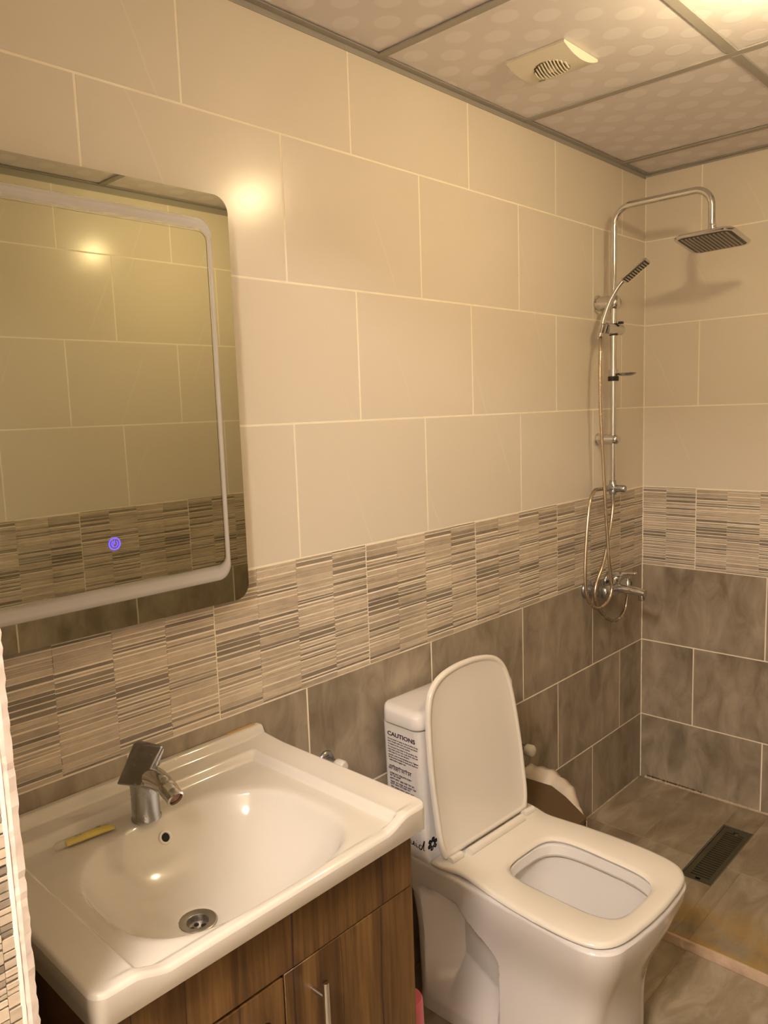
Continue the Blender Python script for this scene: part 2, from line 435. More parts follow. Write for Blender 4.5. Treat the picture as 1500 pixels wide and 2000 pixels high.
# lintel and hall
slab('wall_lintel', (XJ-TT, YF-.115, 2.20), (W+.12, YF, H+.10), M_PLASTER)
slab('wall_hall_left', (-.65, -4.2, -.10), (-.55, YF-.115, 2.6), M_PLASTER)
slab('wall_hall_front', (-.65, YF-.115, -.10), (-.12, YF-.02, 2.6), M_PLASTER)
slab('wall_hall_back', (-.65, -4.3, -.10), (W+.12, -4.2, 2.6), M_PLASTER)
slab('ceiling_hall', (-.65, -4.3, 2.46), (W+.12, YF-.115, 2.6), M_PLASTER)
slab('trim_lintel_hall', (-.12, YF-.116, H+.10), (W+.12, YF-.10, 2.46), M_PLASTER)

# ------------------------------------------------------------------ floor
FZ = -.025
fm = slab('floor', (-.65, -4.3, -.12), (W+.12, -.85, FZ-.0015), M_GROUT_F, 'brown streaked ceramic floor tiles')
DR = (.392, -.558, .495, -.165)    # drain opening x0,y0,x1,y1
fs = MB().box((-.02, -.846, -.12), (DR[0], .02, -.0015)).box((DR[2], -.846, -.12), (W+.02, .02, -.0015)).box((DR[0], -.846, -.12), (DR[2], DR[1], -.0015)).box((DR[0], DR[3], -.12), (DR[2], .02, -.0015)).box((DR[0], DR[1], -.12), (DR[2], DR[3], -.045)).obj('floor_shower', M_GROUT_F, smooth=False)
tag(fs, 'raised shower floor of brown streaked tiles with yellow stains', kind='structure')
def ftile(x0, y0, x1, y1, z, par):
    key = ('floor', round(x1-x0, 3), round(y1-y0, 3))
    if key not in _cache:
        a, b = (x1-x0)/2, (y1-y0)/2; e = .0012; h = .008
        V = [(-a, -b, -h), (a, -b, -h), (a, b, -h), (-a, b, -h), (-a, -b, -e), (a, -b, -e), (a, b, -e), (-a, b, -e),
             (-a+e, -b+e, 0), (a-e, -b+e, 0), (a-e, b-e, 0), (-a+e, b-e, 0)]
        F = [(0, 3, 2, 1)]
        for q in (0, 4):
            for k in range(4): F.append((q+k, q+(k+1) % 4, q+4+(k+1) % 4, q+4+k))
        F.append((8, 9, 10, 11)); me = pyd('tile', V, F); me.materials.append(M_FLOOR); _cache[key] = me
    o = bpy.data.objects.new('tile', _cache[key]); o.location = ((x0+x1)/2, (y0+y1)/2, z); o.parent = par; C.objects.link(o)
xs = [0.001, .208, .540, .872, 1.204, W-.001]
for i in range(5):
    for (ya, yb) in ((-.4285, -.002), (-.845, -.4315)):
        a, b = xs[i]+.001, xs[i+1]-.001
        if a < DR[0] < b:   # tile cut round the drain
            y0c, y1c = max(ya, DR[1]), min(yb, DR[3])
            ftile(a, ya, DR[0], yb, 0, fs); ftile(DR[2], ya, b, yb, 0, fs)
            if y0c-ya > .004: ftile(DR[0], ya, DR[2], y0c, 0, fs)
            if yb-y1c > .004: ftile(DR[0], y1c, DR[2], yb, 0, fs)
        else: ftile(a, ya, b, yb, 0, fs)
y = -.8585
while y > -2.9:
    for i in range(5): ftile(xs[i]+.001, y-P+G, xs[i+1]-.001, y, FZ, fm)
    y -= P
# rough mortar lip along the step, pinkish sawn tile edge
V = []; F = []; rs = random.Random(5); N = 160
for i in range(N+1):
    x = .001+(W-.002)*i/N; j = .0014*rs.random()
    V += [(x, -.8455, -.0006), (x, -.8535-j, -.0012-j*.4), (x, -.8555-j*.6, -.016), (x, -.8570+j*.5, FZ-.001)]
for i in range(N):
    for k in range(3): F.append((4*i+k, 4*i+k+1, 4*i+k+5, 4*i+k+4))
link('step_edge', pyd('step_edge', V, F), grout_mat('pink_tile_body', (.46, .33, .22), (.64, .47, .34)), fs)
# crumbling grout bead at the foot of the back wall
def bead(name, p0, p1, r, seed, mat, par, n=120, j=.6):
    rs = random.Random(seed); pts = []; rr = []
    for i in range(n+1):
        t = i/n; q = Vector(p0).lerp(Vector(p1), t)
        pts.append(q); rr.append(r*(1+j*(rs.random()-.5)))
    o = MB().tube(pts, rr, 6).obj(name, mat, par, smooth=False); return o
bead('corner_grout', (.02, -.002, .001), (.50, -.002, .001), .006, 1, M_GROUT_D, fs)
bead('corner_grout', (.50, -.001, .001), (W-.01, -.001, .001), .003, 2, M_GROUT_D, fs)
bead('corner_grout', (.001, -.02, .001), (.001, -.84, .001), .003, 4, M_GROUT_D, fs)
bead('corner_grout', (.001, -.001, .0), (.001, -.001, H), .0024, 9, M_GROUT, wb, 200, .5)
bead('chipped_gap', (.03, -.0004, .010), (.25, -.0004, .007), .0030, 8, plain('damp_dirt', (.10, .068, .038), .8), wb, 60, 1.4)

# ------------------------------------------------------------------ ceiling
ce = slab('ceiling', (-.02, YF-.01, H+.012), (W+.02, .02, H+.09), M_PLASTER, 'grid ceiling of embossed vinyl panels')
gy = [-.205, -.815, -1.440, -2.050]; gx = [.600, 1.210]
ys = [0]+gy+[YF]; xs_ = [0]+gx+[W]
for i in range(len(ys)-1):
    for j in range(len(xs_)-1):
        x0, x1, y1, y0 = xs_[j], xs_[j+1], ys[i], ys[i+1]
        o = MB().box((0, 0, 0), (x1-x0-.004, y1-y0-.004, .006)).obj('ceiling_panel', M_PANEL, ce, smooth=False, loc=(x0+.002, y0+.002, H+.0025+.0015*((i+j) % 2)))
def bar(a, b): return MB().box(a, b, .0008, 1).obj('grid_bar', M_TBAR, ce, smooth=False)
for y_ in gy: bar((.0, y_-.012, H-.0015), (W, y_+.012, H+.0025))
yy = [-.0]+gy+[YF]
for x_ in gx:
    for a, b in zip(yy, yy[1:]): bar((x_-.012, b+.0125, H-.0018), (x_+.012, a-.0125, H+.0022))
def angle_trim(name, a, b, c, d): 
    o = MB().box(a, b).box(c, d).obj(name, M_TBAR, smooth=False); tag(o, kind='structure')
angle_trim('trim_1', (.0005, YF, H-.013), (.0022, -.002, H+.002), (.0005, YF, H-.001), (.020, -.002, H+.001))
angle_trim('trim_2', (.002, -.0022, H-.007), (W, -.0005, H+.002), (.02, -.018, H-.001), (W, -.0005, H+.001))
angle_trim('trim_3', (W-.0022, YF, H-.022), (W-.0005, -.002, H+.002), (W-.020, YF, H-.001), (W-.0005, -.02, H+.001))

# extractor fan set in a ceiling panel
fan = empty('extractor_fan', (.2745, -1.110, H+.002)); tag(fan, 'square cream plastic extractor fan with round slotted grille in the ceiling', 'fan')
hw = .0795
V = []; F = []; NX, NY = 48, 48
def fz(x, y):
    arc = .0055+.0165*(1-(y/hw)**2)
    z = -arc
    r = hypot(x, y)
    if r < .046:
        dd = sm(.046, .040, r)*.0015
        z += dd
        st = (x+.28*y)/.0082
    return z
for i in range(NX+1):
    for j in range(NY+1):
        x = -hw+2*hw*i/NX; y = -hw+2*hw*j/NY; V.append((x, y, fz(x, y)))
for i in range(NX):
    for j in range(NY):
        if hypot(-hw+2*hw*(i+.5)/NX, -hw+2*hw*(j+.5)/NY) < .0425: continue
        a = i*(NY+1)+j; F.append((a, a+1, a+NY+2, a+NY+1))
nb = len(V)
edge = [i*(NY+1) for i in range(NX+1)]+[NX*(NY+1)+j for j in range(1, NY+1)]+[i*(NY+1)+NY for i in range(NX-1, -1, -1)]+[j for j in range(NY-1, 0, -1)]
for k in edge: V.append((V[k][0], V[k][1], 0.0))
for q in range(len(edge)):
    a, b = edge[q], edge[(q+1) % len(edge)]; F.append((a, b, nb+(q+1) % len(edge), nb+q))
o = link('cover', pyd('cover', V, F), M_FAN, fan)
# pale raised bars between the slots, badge and indicator
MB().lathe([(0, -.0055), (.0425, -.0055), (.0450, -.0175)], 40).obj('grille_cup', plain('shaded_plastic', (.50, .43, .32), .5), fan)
MB().lathe([(0, -.0240), (.009, -.0236), (.012, -.0215), (.012, -.006)], 24).obj('hub', M_FAN, fan)
for k in range(-5, 6):
    x = k*.0082; L = sqrt(max(0, .0445**2-x*x))
    if L < .008 : continue
    pts = [(x-.28*y, y, -(.0055+.0165*(1-(y/hw)**2))-.0006) for y in [-L+2*L*q/10 for q in range(11)]]
    MB().tube(pts, .0024, 6).obj('grille_bar', M_FAN, fan)
MB().box((-.062, .040, -.0195), (-.047, .046, -.0155)).obj('badge', M_CHROME_D, fan, smooth=False)
MB().lathe([(0, -.0225), (.0018, -.0222), (.0018, -.018)], 10).obj('indicator_light', M_DARKP, fan, loc=(.056, -.006, .001))

# bulb on its holder
b = empty('ceiling_bulb', (BULB.x, BULB.y, H-.001)); tag(b, 'warm white round bulb in a white ceiling holder above the toilet', 'lamp')
MB().lathe([(0, 0), (.035, 0), (.035, -.008), (.020, -.014), (.019, -.040), (.0205, -.056), (.0285, -.088), (0, -.088)], 28).obj('holder', M_WHITEP, b)
MB().lathe([(.0, -.132), (.012, -.130), (.024, -.120), (.030, -.104), (.0300, -.096), (.0286, -.0882)], 28).obj('bulb', M_BULB, b)
h = empty('hall_lamp', (HALL_POS[0], HALL_POS[1], 2.46)); tag(h, 'square white panel lamp on the ceiling of the hall outside the doorway', 'lamp')
MB().box((-.19, -.19, -.010), (.19, .19, 0), .003).obj('frame', M_WHITEP, h)
MB().box((-.17, -.17, -.014), (.17, .17, -.0102)).obj('diffuser', M_HALL, h, smooth=False)

# ------------------------------------------------------------------ mirror
mir = empty('led_mirror', (0, -2.22, 1.535)); tag(mir, 'large rounded rectangular mirror with a frosted light band, unlit, on the beige tiles', 'mirror')
MY0, MY1, MZ0, MZ1 = -.30, .301, -.400, .400
def prism(mb, outline, x0, x1):
    a = [mb.bm.verts.new((x0, y, z)) for y, z in outline]; b_ = [mb.bm.verts.new((x1, y, z)) for y, z in outline]; n = len(a)
    for k in range(n): mb.bm.faces.new((a[k], a[(k+1) % n], b_[(k+1) % n], b_[k]))
    mb.bm.faces.new(a[::-1]); mb.bm.faces.new(b_); return mb
prism(MB(), rrect(MY0+.035, MZ0+.035, MY1-.035, MZ1-.035, .01), .001, .0295).obj('back_box', M_WHITEP, mir)
prism(MB(), rrect(MY0, MZ0, MY1, MZ1, .032, 10), .030, .0349).obj('mirror_glass', M_MIRROR, mir, ang=20)
# etched light band: outer and inner outline, soft on the inner side
O = (-.262, -.352, .259, .352); I = (-.250, -.318, .247, .326)
NSEG = 10
def ringpts(f):
    a = [O[k]+(I[k]-O[k])*f for k in range(4)]; return rrect(a[0], a[1], a[2], a[3], .030-.012*f, NSEG)
fr = [(0, .0), (.06, .7), (.3, 1), (.65, .9), (.85, .5), (1, 0)]
V = []; F = []; A = []
for f, a in fr:
    for y, z in ringpts(f): V.append((.0356, y, z)); A.append(a)
n = len(ringpts(0))
for q in range(len(fr)-1):
    for k in range(n): F.append((q*n+k, q*n+(k+1) % n, (q+1)*n+(k+1) % n, (q+1)*n+k))
me = pyd('frosted_band', V, F); at = me.attributes.new('fade', 'FLOAT', 'POINT')
for i, a in enumerate(A): at.data[i].value = a
link('frosted_band', me, M_FROST, mir)
ic = MB()
c0 = Vector((.0358, .012, -.244))
def arc(a0, a1, r, w_, n=40):
    for k in range(n):
        t0, t1 = radians(a0+(a1-a0)*k/n), radians(a0+(a1-a0)*(k+1)/n)
        q = [c0+Vector((0, rr*cos(t), rr*sin(t))) for rr, t in ((r-w_, t0), (r+w_, t0), (r+w_, t1), (r-w_, t1))]
        ic.bm.faces.new([ic.bm.verts.new(p_) for p_ in q])
arc(0, 360, .0103, .0014); arc(125, 415, .0058, .0009, 24)
ic.box(c0+Vector((0, -.0010, -.001)), c0+Vector((.0002, .0010, .0070)))
ic.box(c0+Vector((0, -.0034, -.0045)), c0+Vector((.0002, -.0022, .004)))
tag(ic.obj('touch_icon', M_LED, mir, smooth=False), 'glowing blue touch power symbol')

# ------------------------------------------------------------------ wash basin
BX, BY = .485, -2.200; HWB = .312
bas = empty('wash_basin', (0, BY, .772)); tag(bas, 'white ceramic wash basin with a wide rectangular rim set on the wooden cabinet', 'basin')
def dens(a, b, n): return [a+(b-a)*i/n for i in range(n)]
gx_ = dens(.0015, .03, 14)+dens(.03, .09, 20)+dens(.09, .43, 70)+dens(.43, .485, 34)+[.485]
gt_ = dens(-.312, -.22, 46)+dens(-.22, .22, 80)+dens(.22, .312, 46)+[.312]
ZTR = .806
def basin_z(x, t):
    at_ = abs(t); dR = HWB-at_; dF = BX-x
    # outer rim height
    zs = .8235+.006*sm(.10, .0, x)
    zside = zs-.004*sm(0, .06, dR)
    zf = .8075+.015*sm(.205, .262, at_)
    zback = .844*1-.020*sm(.012, .050, x)
    z = ZTR-.002
    side_w = .074
    ks = 1-sm(side_w-.012, side_w, dR)              # side shelf mask
    kb = 1-sm(.062, .074, x)                        # back shelf mask
    kf = 1-sm(.015, .026, dF)                       # front rim mask
    # shelf on both sides fades to the tray near the front
    z = z+(zside-z)*ks*(1-.0*x)
    zb = zback if x < .012 else .8245+(.844-.8245)*(1-sm(.012, .026, x))-.003*sm(.03, .07, x)
    z = max(z, zb*kb+z*(1-kb)) if at_ < HWB else z
    if kf > 0: z = z*(1-kf)+max(zf, z if dR < .02 else zf)*kf
    # bowl
    u = (x-.294)/.172; v = (t+.008)/.205
    nx = 3.2 if u > 0 else 2.4
    s = (abs(u)**nx+abs(v)**2.7)**(1/2.6)
    if s < 1.08:
        e_ = sm(1.08, .90, s)
        dep = .104*(1-min(1, s)**3.0)**.95 if s < 1 else 0
        dep += .006*e_+.006*max(0, 1-s)*(1-abs((x-.285)/.2))
        z -= dep
    # fillet of the outer edge
    r = .007; dd = min(dR, dF)
    if dd < r: z -= r-sqrt(max(0, r*r-(r-dd)**2))
    # drain sink
    q = hypot(x-.283, t+.043)
    if q < .034: z = z-.0045*sm(.034, .027, q)
    return z
V = []; F = []; nx_, nt_ = len(gx_), len(gt_); RC = .020
for x in gx_:
    for t in gt_:
        z = basin_z(x, t)
        u = x-(BX-RC); v = abs(t)-(HWB-RC); xx, tt = x, t
        if u > 0 and v > 0:
            h_ = hypot(u, v); k = max(u, v)/h_; xx = BX-RC+u*k; tt = math.copysign(HWB-RC+v*k, t)
        V.append((xx, tt, z-.772))
for i in range(nx_-1):
    for j in range(nt_-1):
        a = i*nt_+j
        x, t = (gx_[i]+gx_[i+1])/2, (gt_[j]+gt_[j+1])/2
        if hypot(x-.283, t+.043) < .023: continue
        F.append((a, a+1, a+nt_+1, a+nt_))
edge = [i*nt_ for i in range(nx_)]+[(nx_-1)*nt_+j for j in range(1, nt_)]+[i*nt_+nt_-1 for i in range(nx_-2, -1, -1)]
nb = len(V)
zbot = lambda x, t: -.006+.0*x
for k in edge:
    x, t, z = V[k]; V.append((x-(.004 if x > .4 else 0)*0, t, .004))
for k in edge:
    x, t, z = V[k]; V.append((min(x, BX-.004), max(-HWB+.004, min(HWB-.004, t)), 0))
for k in edge:
    x, t, z = V[k]; V.append((min(x, BX-.020), max(-HWB+.020, min(HWB-.020, t)), .0005))
ne = len(edge)
for q in range(ne-1):
    a, b_ = edge[q], edge[q+1]; F.append((b_, a, nb+q, nb+q+1)); F.append((nb+q+1, nb+q, nb+ne+q, nb+ne+q+1)); F.append((nb+ne+q+1, nb+ne+q, nb+2*ne+q, nb+2*ne+q+1))
o = link('bowl', pyd('bowl', V, F), M_BASIN, bas, smooth=True)
try: o.data.set_sharp_from_angle(angle=radians(50))
except Exception: pass
# raised curved corner ledges at the ends of the back shelf
for sg in (-1, 1):
    pts = catmull([(.062, sg*.095*1+.0, .0385), (.066, sg*.115, .0440), (.072, sg*.130, .0400), (.0755, sg*.150, .0350)], 8)
# drain
DX, DT, DZ = .283, -.043, basin_z(.283, -.043)-.772
o = MB().lathe([(.0180, -.010), (.0182, .0005), (.0195, .0016), (.0300, .0030), (.0318, .0018), (.0318, -.006)], 40).obj('drain_ring', M_STEEL, bas, loc=(DX, DT, DZ+.0035))
g_ = MB(); g_.lathe([(.0183, .0005), (.0180, -.010), (.0170, -.0115), (.0, -.0120)], 32)
g_.obj('drain_cup', M_STEEL, o)
for k in range(5):
    a = 2*pi*k/5+.3
    MB().lathe([(0, .0006), (.0042, .0005), (.0044, -.0015)], 14).obj('drain_hole', M_NICHE, o, loc=(.0105*cos(a), .0105*sin(a), -.0116))
# overflow ring on the rear slope of the bowl
ox, ot = .140, -.010
oz = basin_z(ox, ot)-.772; nrm = Vector((basin_z(ox-.003, ot)-basin_z(ox+.003, ot), 0, .006)).normalized()
Mo = Matrix.Translation((ox, ot, oz)) @ nrm.to_track_quat('Z', 'Y').to_matrix().to_4x4()
o = MB().lathe([(.0075, .0008), (.0085, .0028), (.0115, .0026), (.0130, .0008), (.0130, -.001)], 30, Mo).obj('overflow_ring', M_WHITEP, bas)
MB().lathe([(0, .0006), (.0078, .0006), (.0080, -.001)], 24, Mo).obj('overflow_hole', M_NICHE, o)
# rust stain chip and sealant at the right back corner
MB().box((.0005, .225, .0690), (.006, .298, .0745), .001).obj('sealant', plain('old_sealant', (.50, .32, .12), .6), bas)

# mixer tap
tap = empty('basin_tap', (.112, -2.228, .8045)); tag(tap, 'worn chrome single lever tap on the rear edge of the wash basin', 'tap')
MB().lathe([(0, 0), (.0265, 0), (.0265, .003), (.0245, .006), (.0243, .055), (.0250, .074), (.0235, .084), (.016, .090), (0, .092)], 40).obj('body', M_CHROME_D, tap)
sp = MB()
path = catmull([(-.006, 0, .076), (.020, .0, .083), (.045, .0, .086), (.066, .0, .085), (.080, .0, .082)], 8)
rr = [.0235-.0075*min(1, i/(len(path)-1)*1.1) for i in range(len(path))]
sp.tube(path, rr, 24)
for v in sp.bm.verts: v.co.y *= .92
sp.obj('spout', M_CHROME, tap)
ax = Vector((.90, 0, -.43)).normalized(); Ma = Matrix.Translation((.076, 0, .0835)) @ ax.to_track_quat('Z', 'Y').to_matrix().to_4x4()
MB().lathe([(0, 0), (.0155, 0), (.0160, .004), (.0160, .014), (.0150, .0165), (.0148, .019), (.0152, .021), (.0150, .031), (.0122, .0325), (.0115, .027), (0, .027)], 28, Ma).obj('aerator', M_CHROME, tap)
MB().lathe([(0, .0283), (.0105, .0283), (.0105, .026)], 20, Ma).obj('aerator_screen', plain('aerator_mesh', (.22, .10, .06), .5), tap)
lev = MB()
q = [(-.016, -.044, .074), (.028, -.024, .076), (-.004, -.012, .144), (.046, .012, .142), (-.020, -.036, .071), (.034, -.012, .073), (-.001, -.001, .146), (.050, .020, .142),
     (-.016, .012, .088), (.018, .016, .088), (.024, .018, .104), (.0, .018, .112)]
lev.hull(q).bevel(.006, 3, 25).obj('lever', M_CHROME_D, tap, ang=50)
MB().lathe([(0, 0), (.0045, 0), (.0045, .0012), (0, .0016)], 16, Matrix.Translation((.0375, .008, .110)) @ Vector((1, -.3, .1)).to_track_quat('Z', 'Y').to_matrix().to_4x4()).obj('temperature_button', M_CHROME, tap)

# yellow liquid tube lying on the rear shelf of the basin
p0 = Vector((.094, -2.386, .8125)); p1 = Vector((.104, -2.284, .8115)); L = (p1-p0).length
tb = empty('liquid_tube', p0, atan2(p1.y-p0.y, p1.x-p0.x)); tag(tb, 'small clear plastic tube of yellow liquid lying on the basin rim left of the tap', 'tube')
def flat_tube(mb, secs, n=20):
    rings = [[Vector((x, ry*cos(2*pi*k/n), rz_+rz_*sin(2*pi*k/n))) for k in range(n)] for x, ry, rz_ in secs]
    return mb.loft(rings)
flat_tube(MB(), [(.0, .0050, .0046), (.004, .0085, .0058), (.012, .0092, .0062), (.085, .0092, .0062), (.100, .0094, .0040), (L, .0096, .0012)]).obj('sleeve', M_TUBE, tb, loc=(0, 0, -.0065))
flat_tube(MB(), [(.018, .0060, .0040), (.024, .0078, .0050), (.084, .0082, .0052), (.099, .0084, .0034), (L-.002, .0082, .0009)]).obj('liquid', M_YELLOW, tb, loc=(0, -.0006, -.0058))
def mark(name, verts, par, mat=M_BLACK, th=.0003):
    mb = MB(); n = len(verts)
    a = [mb.bm.verts.new((x, y, 0)) for x, y in verts]; b_ = [mb.bm.verts.new((x, y, th)) for x, y in verts]
    mb.bm.faces.new(a[::-1]); mb.bm.faces.new(b_)
    for k in range(n): mb.bm.faces.new((a[k], a[(k+1) % n], b_[(k+1) % n], b_[k]))
    return mb.obj(name, mat, par, smooth=False)
M_GREEN = plain('grey_green_print', (.20, .22, .12), .5)
o = mark('printed_mark', [(.070, .0035), (.079, .0035), (.0755, -.0025)], tb, M_GREEN); o.location = (0, 0, .0064)
for k in range(2):
    o = mark('printed_mark', [(.034+k*.006, .001), (.036+k*.006, .001), (.038+k*.006, -.004), (.036+k*.006, -.004)], tb, M_GREEN); o.location = (0, 0, .0064)

# ------------------------------------------------------------------ vanity cabinet
CF = .455; CY0, CY1 = -2.497, -1.905
cab = empty('vanity_cabinet', (0, -2.2, FZ)); tag(cab, 'dark walnut wood grain vanity cabinet under the wash basin', 'cabinet')
cz = lambda z: z-FZ
def cbox(name, a, b, mat=M_WOOD, bev=.0008, par=cab):
    return MB().box((a[0], a[1]+2.2, cz(a[2])), (b[0], b[1]+2.2, cz(b[2])), bev, 1).obj(name, mat, par)
CARC = plain('white_carcass_board', (.55, .50, .45), .5)
# carcass as open box
mb = MB()
for a, b_ in (((.004, CY0, .10), (CF-.018, CY0+.016, .7718)), ((.004, CY1-.016, .10), (CF-.018, CY1, .7718)), ((.004, CY0+.016, .10), (CF-.018, CY1-.016, .116)), ((.004, CY0+.016, .116), (.012, CY1-.016, .76))):
    mb.box((a[0], a[1]+2.2, cz(a[2])), (b_[0], b_[1]+2.2, cz(b_[2])))
mb.obj('carcass', M_WOOD, cab, smooth=False)
# fascia built of vertical boards with dark grooves
ZS = .660
gr = [CY0, -2.430, -2.335, -2.208, -2.062, -1.985, CY1]
fas = cbox('fascia', (CF-.008, CY0, ZS), (CF, CY1, .7718))
def groove(par, y, z0, z1, wv=.0022):
    pts = []; n = 14
    for k in range(n+1):
        z = z0+(z1-z0)*k/n; pts.append((CF, y+2.2+.0022*sin(z*17+y*40), cz(z)))
    o = MB().tube([(p_[0]-.0006, p_[1], p_[2]) for p_ in pts], wv*.6, 6).obj('groove', M_GROOVE, par); return o
M_GROOVE = plain('dark_grain_groove', (.030, .010, .006), .5)
for y in (-2.185, -1.985, -2.372, -2.455): groove(fas, y, ZS+.001, .771, .0034 if y in (-2.185, -1.985) else .002)
dR_ = cbox('door', (CF-.018, -2.2035, .112), (CF, CY1, ZS-.0022))
dL_ = cbox('door', (CF-.018, CY0, .112), (CF, -2.2065, ZS-.006))
for y, w_ in ((-2.185, .0034), (-1.990, .003), (-2.085, .0016)): groove(dR_, y, .114, ZS-.004, w_)
for y, w_ in ((-2.372, .003), (-2.290, .0016), (-2.455, .003)): groove(dL_, y, .114, ZS-.008, w_)
for dd, y in ((dR_, -2.148), (dL_, -2.262)):
    h = MB().tube([(CF+.031, y+2.2, cz(.628-.001*0)), (CF+.031, y+2.2, cz(.480))], .0056, 20)
    ho = h.bevel(.0012, 2, 60).obj('handle', M_CHROME, dd)
    for z in (.600, .508): MB().tube([(CF-.001, y+2.2, cz(z)), (CF+.031, y+2.2, cz(z))], .0042, 14).obj('handle_post', M_CHROME, ho)
for x in (.05, .40):
    for y in (CY0+.04, CY1-.04):
        MB().lathe([(0, 0), (.020, 0), (.020, .010), (.014, .020), (.016, .1265), (0, .1265)], 20).obj('leg', M_DARKP, cab, loc=(x, y+2.2, 0))

# ------------------------------------------------------------------ toilet
TY = -1.325
TR = radians(-2.5)
toi = empty('toilet', (.02, TY, FZ), TR); tag(toi, 'white one piece toilet with its lid up, between the vanity cabinet and the shower', 'toilet')
tz = lambda z: z-FZ
# plan outlines; local x from the wall, y across
def sec(z, x0, x1, wb_, wf_, rb, rf, n=150):
    """closed outline with straight sides (dense points), rear half width wb_, front half width wf_"""
    pts = []
    ns = 150; nc = 10; nf = 16
    def side(sgn):
        out = []
        for i in range(ns+1):
            s_ = i/ns; x = x0+rb+(x1-rf-x0-rb)*s_; out.append((x, sgn*(wb_+(wf_-wb_)*s_)))
        return out
    R = side(1); L_ = side(-1)[::-1]
    wF, wB = wf_, wb_
    cf = []
    for i in range(1, nc): a = radians(90-90*i/nc); cf.append((x1-rf+rf*cos(a), wF-rf+rf*sin(a)))
    fr_ = [(x1+.010*(1-((2*i/nf-1))**2), (wF-rf)*(1-2*i/nf)) for i in range(nf+1)]
    cf2 = [(x, -y) for x, y in cf[::-1]]
    cbk = []
    for i in range(1, nc): a = radians(270-90*i/nc); cbk.append((x0+rb+rb*cos(a), -(wB-rb)+rb*sin(a)))
    bk = [(x0, -(wB-rb)*(1-2*i/nf)) for i in range(nf+1)]
    cbk2 = [(x, -y) for x, y in cbk[::-1]]
    pts = R+cf+fr_+cf2+L_+cbk+bk+cbk2
    return [Vector((x, y, tz(z))) for x, y in pts]
def lerp(a, b, t): return a+(b-a)*t
def outer(z):
    t = max(0, min(1, (z-FZ)/(.400-FZ)))
    k = sm(.45, 1.0, t)
    x0 = lerp(.074, .060, t) if t < .72 else lerp(.067, .004, sm(.72, .9, t))
    foot = sm(.10, 0, t)
    x1 = .572+.078*sm(.25, 1.0, t)**1.5+.012*foot
    wb_ = .166+.024*k+.004*foot; wf_ = .142+.058*k**1.2+.006*foot
    return x0, x1, wb_, wf_, .035, .055+.015*k
rings = []
NZ = 90
for i in range(NZ+1):
    z = FZ+(.392-FZ)*i/NZ
    if i == 0: z = FZ
    x0, x1, wb_, wf_, rb, rf = outer(z)
    r = sec(z, x0, x1, wb_, wf_, rb, rf)
    # sculpted trap recess on both sides
    for v in r:
        x = v.x; y = v.y
        if abs(y) > .10 and .09 < x < .36:
            # right hand border of the recess, curved
            xr = .225+.095*sm(.325, .20, z)+.0*z
            ap = .168
            if x < ap: dx = max(0, min(1, (x-.108)/(ap-.108)))*.088
            elif x < xr: dx = .088-.060*((x-ap)/(xr-ap))
            else: dx = .028*(1-sm(xr, xr+.016, x))
            dz = min(1, max(0, (z-(.010+.0*x))/.100)) if True else 1
            dz = dz**1.0*(1-sm(.285, .335, z))
            v.y = y-math.copysign(dx*dz, y)
    rings.append(r)
# rolled rim edge
x0, x1, wb_, wf_, rb, rf = outer(.392)
for dz, ins in ((.396, .002), (.399, .006), (.400, .012)):
    rings.append(sec(dz, x0, x1-ins, wb_-ins, wf_-ins, rb, rf))
# inner bowl: same topology, mapped onto an opening
def inner(z, cx, ax_, ay, pw=2.6):
    base = sec(z, x0, x1, wb_, wf_, rb, rf); out = []
    for v in base:
        a = atan2(v.y/.19, (v.x-.33)/.30); c1, s1 = cos(a), sin(a)
        rr_ = (abs(c1)**pw+abs(s1)**pw)**(-1/pw)
        out.append(Vector((cx+ax_*rr_*c1, ay*rr_*s1, tz(z))))
    return out
for z, cx, ax_, ay, pw in ((.4000, .459, .160, .118, 3.6), (.3965, .459, .154, .112, 3.6), (.3760, .459, .150, .108, 3.5), (.3700, .459, .153, .111, 3.4), (.3640, .460, .170, .127, 3.0), (.33, .458, .168, .124, 2.8), (.27, .445, .145, .105, 2.5), (.20, .43, .11, .08, 2.3), (.15, .42, .07, .055, 2.1), (.142, .42, .035, .03, 2)):
    rings.append(inner(z, cx, ax_, ay, pw))
mb = MB(); mb.loft(rings)
mb.obj('pedestal', M_GLAZE, toi, ang=32)
M_WATER = NT('toilet_water'); M_WATER.set(base=(.55, .56, .50, 1), rough=.03, trans=.6, ior=1.33)
MB().lathe([(0, 0), (.062, 0)], 32).obj('water', M_WATER.m, toi, loc=(.42, 0, tz(.158)))
# tank
def tsec(z, x0, x1, hwid, r, n=8): return [Vector((x, y, tz(z))) for x, y in rrect(x0, -hwid, x1, hwid, r, n)]
tk = MB(); R = []
for z, x1, hwid in ((.385, .180, .189), (.398, .162, .188), (.415, .146, .188), (.47, .143, .1885), (.60, .139, .191), (.7320, .135, .195)): R.append(tsec(z, .003, x1, hwid, .020))
tk.loft(R).obj('tank', M_GLAZE, toi, ang=60)
lidm = MB(); R = []
for z, o_ in ((.7345, -.004), (.7355, .0035), (.7390, .0050), (.7640, .0035), (.7710, -.001), (.7755, -.009), (.7775, -.022)): R.append(tsec(z, .003 if o_ < 0 else .003, .134+o_, .195+o_, max(.026+o_, .01)))
lidm.loft(R).obj('tank_lid', M_GLAZE, toi, ang=60)
MB().lathe([(0, .006), (.019, .005), (.022, .002), (.022, 0)], 28).obj('flush_button', M_CHROME, toi, loc=(.075, 0, tz(.7775)))
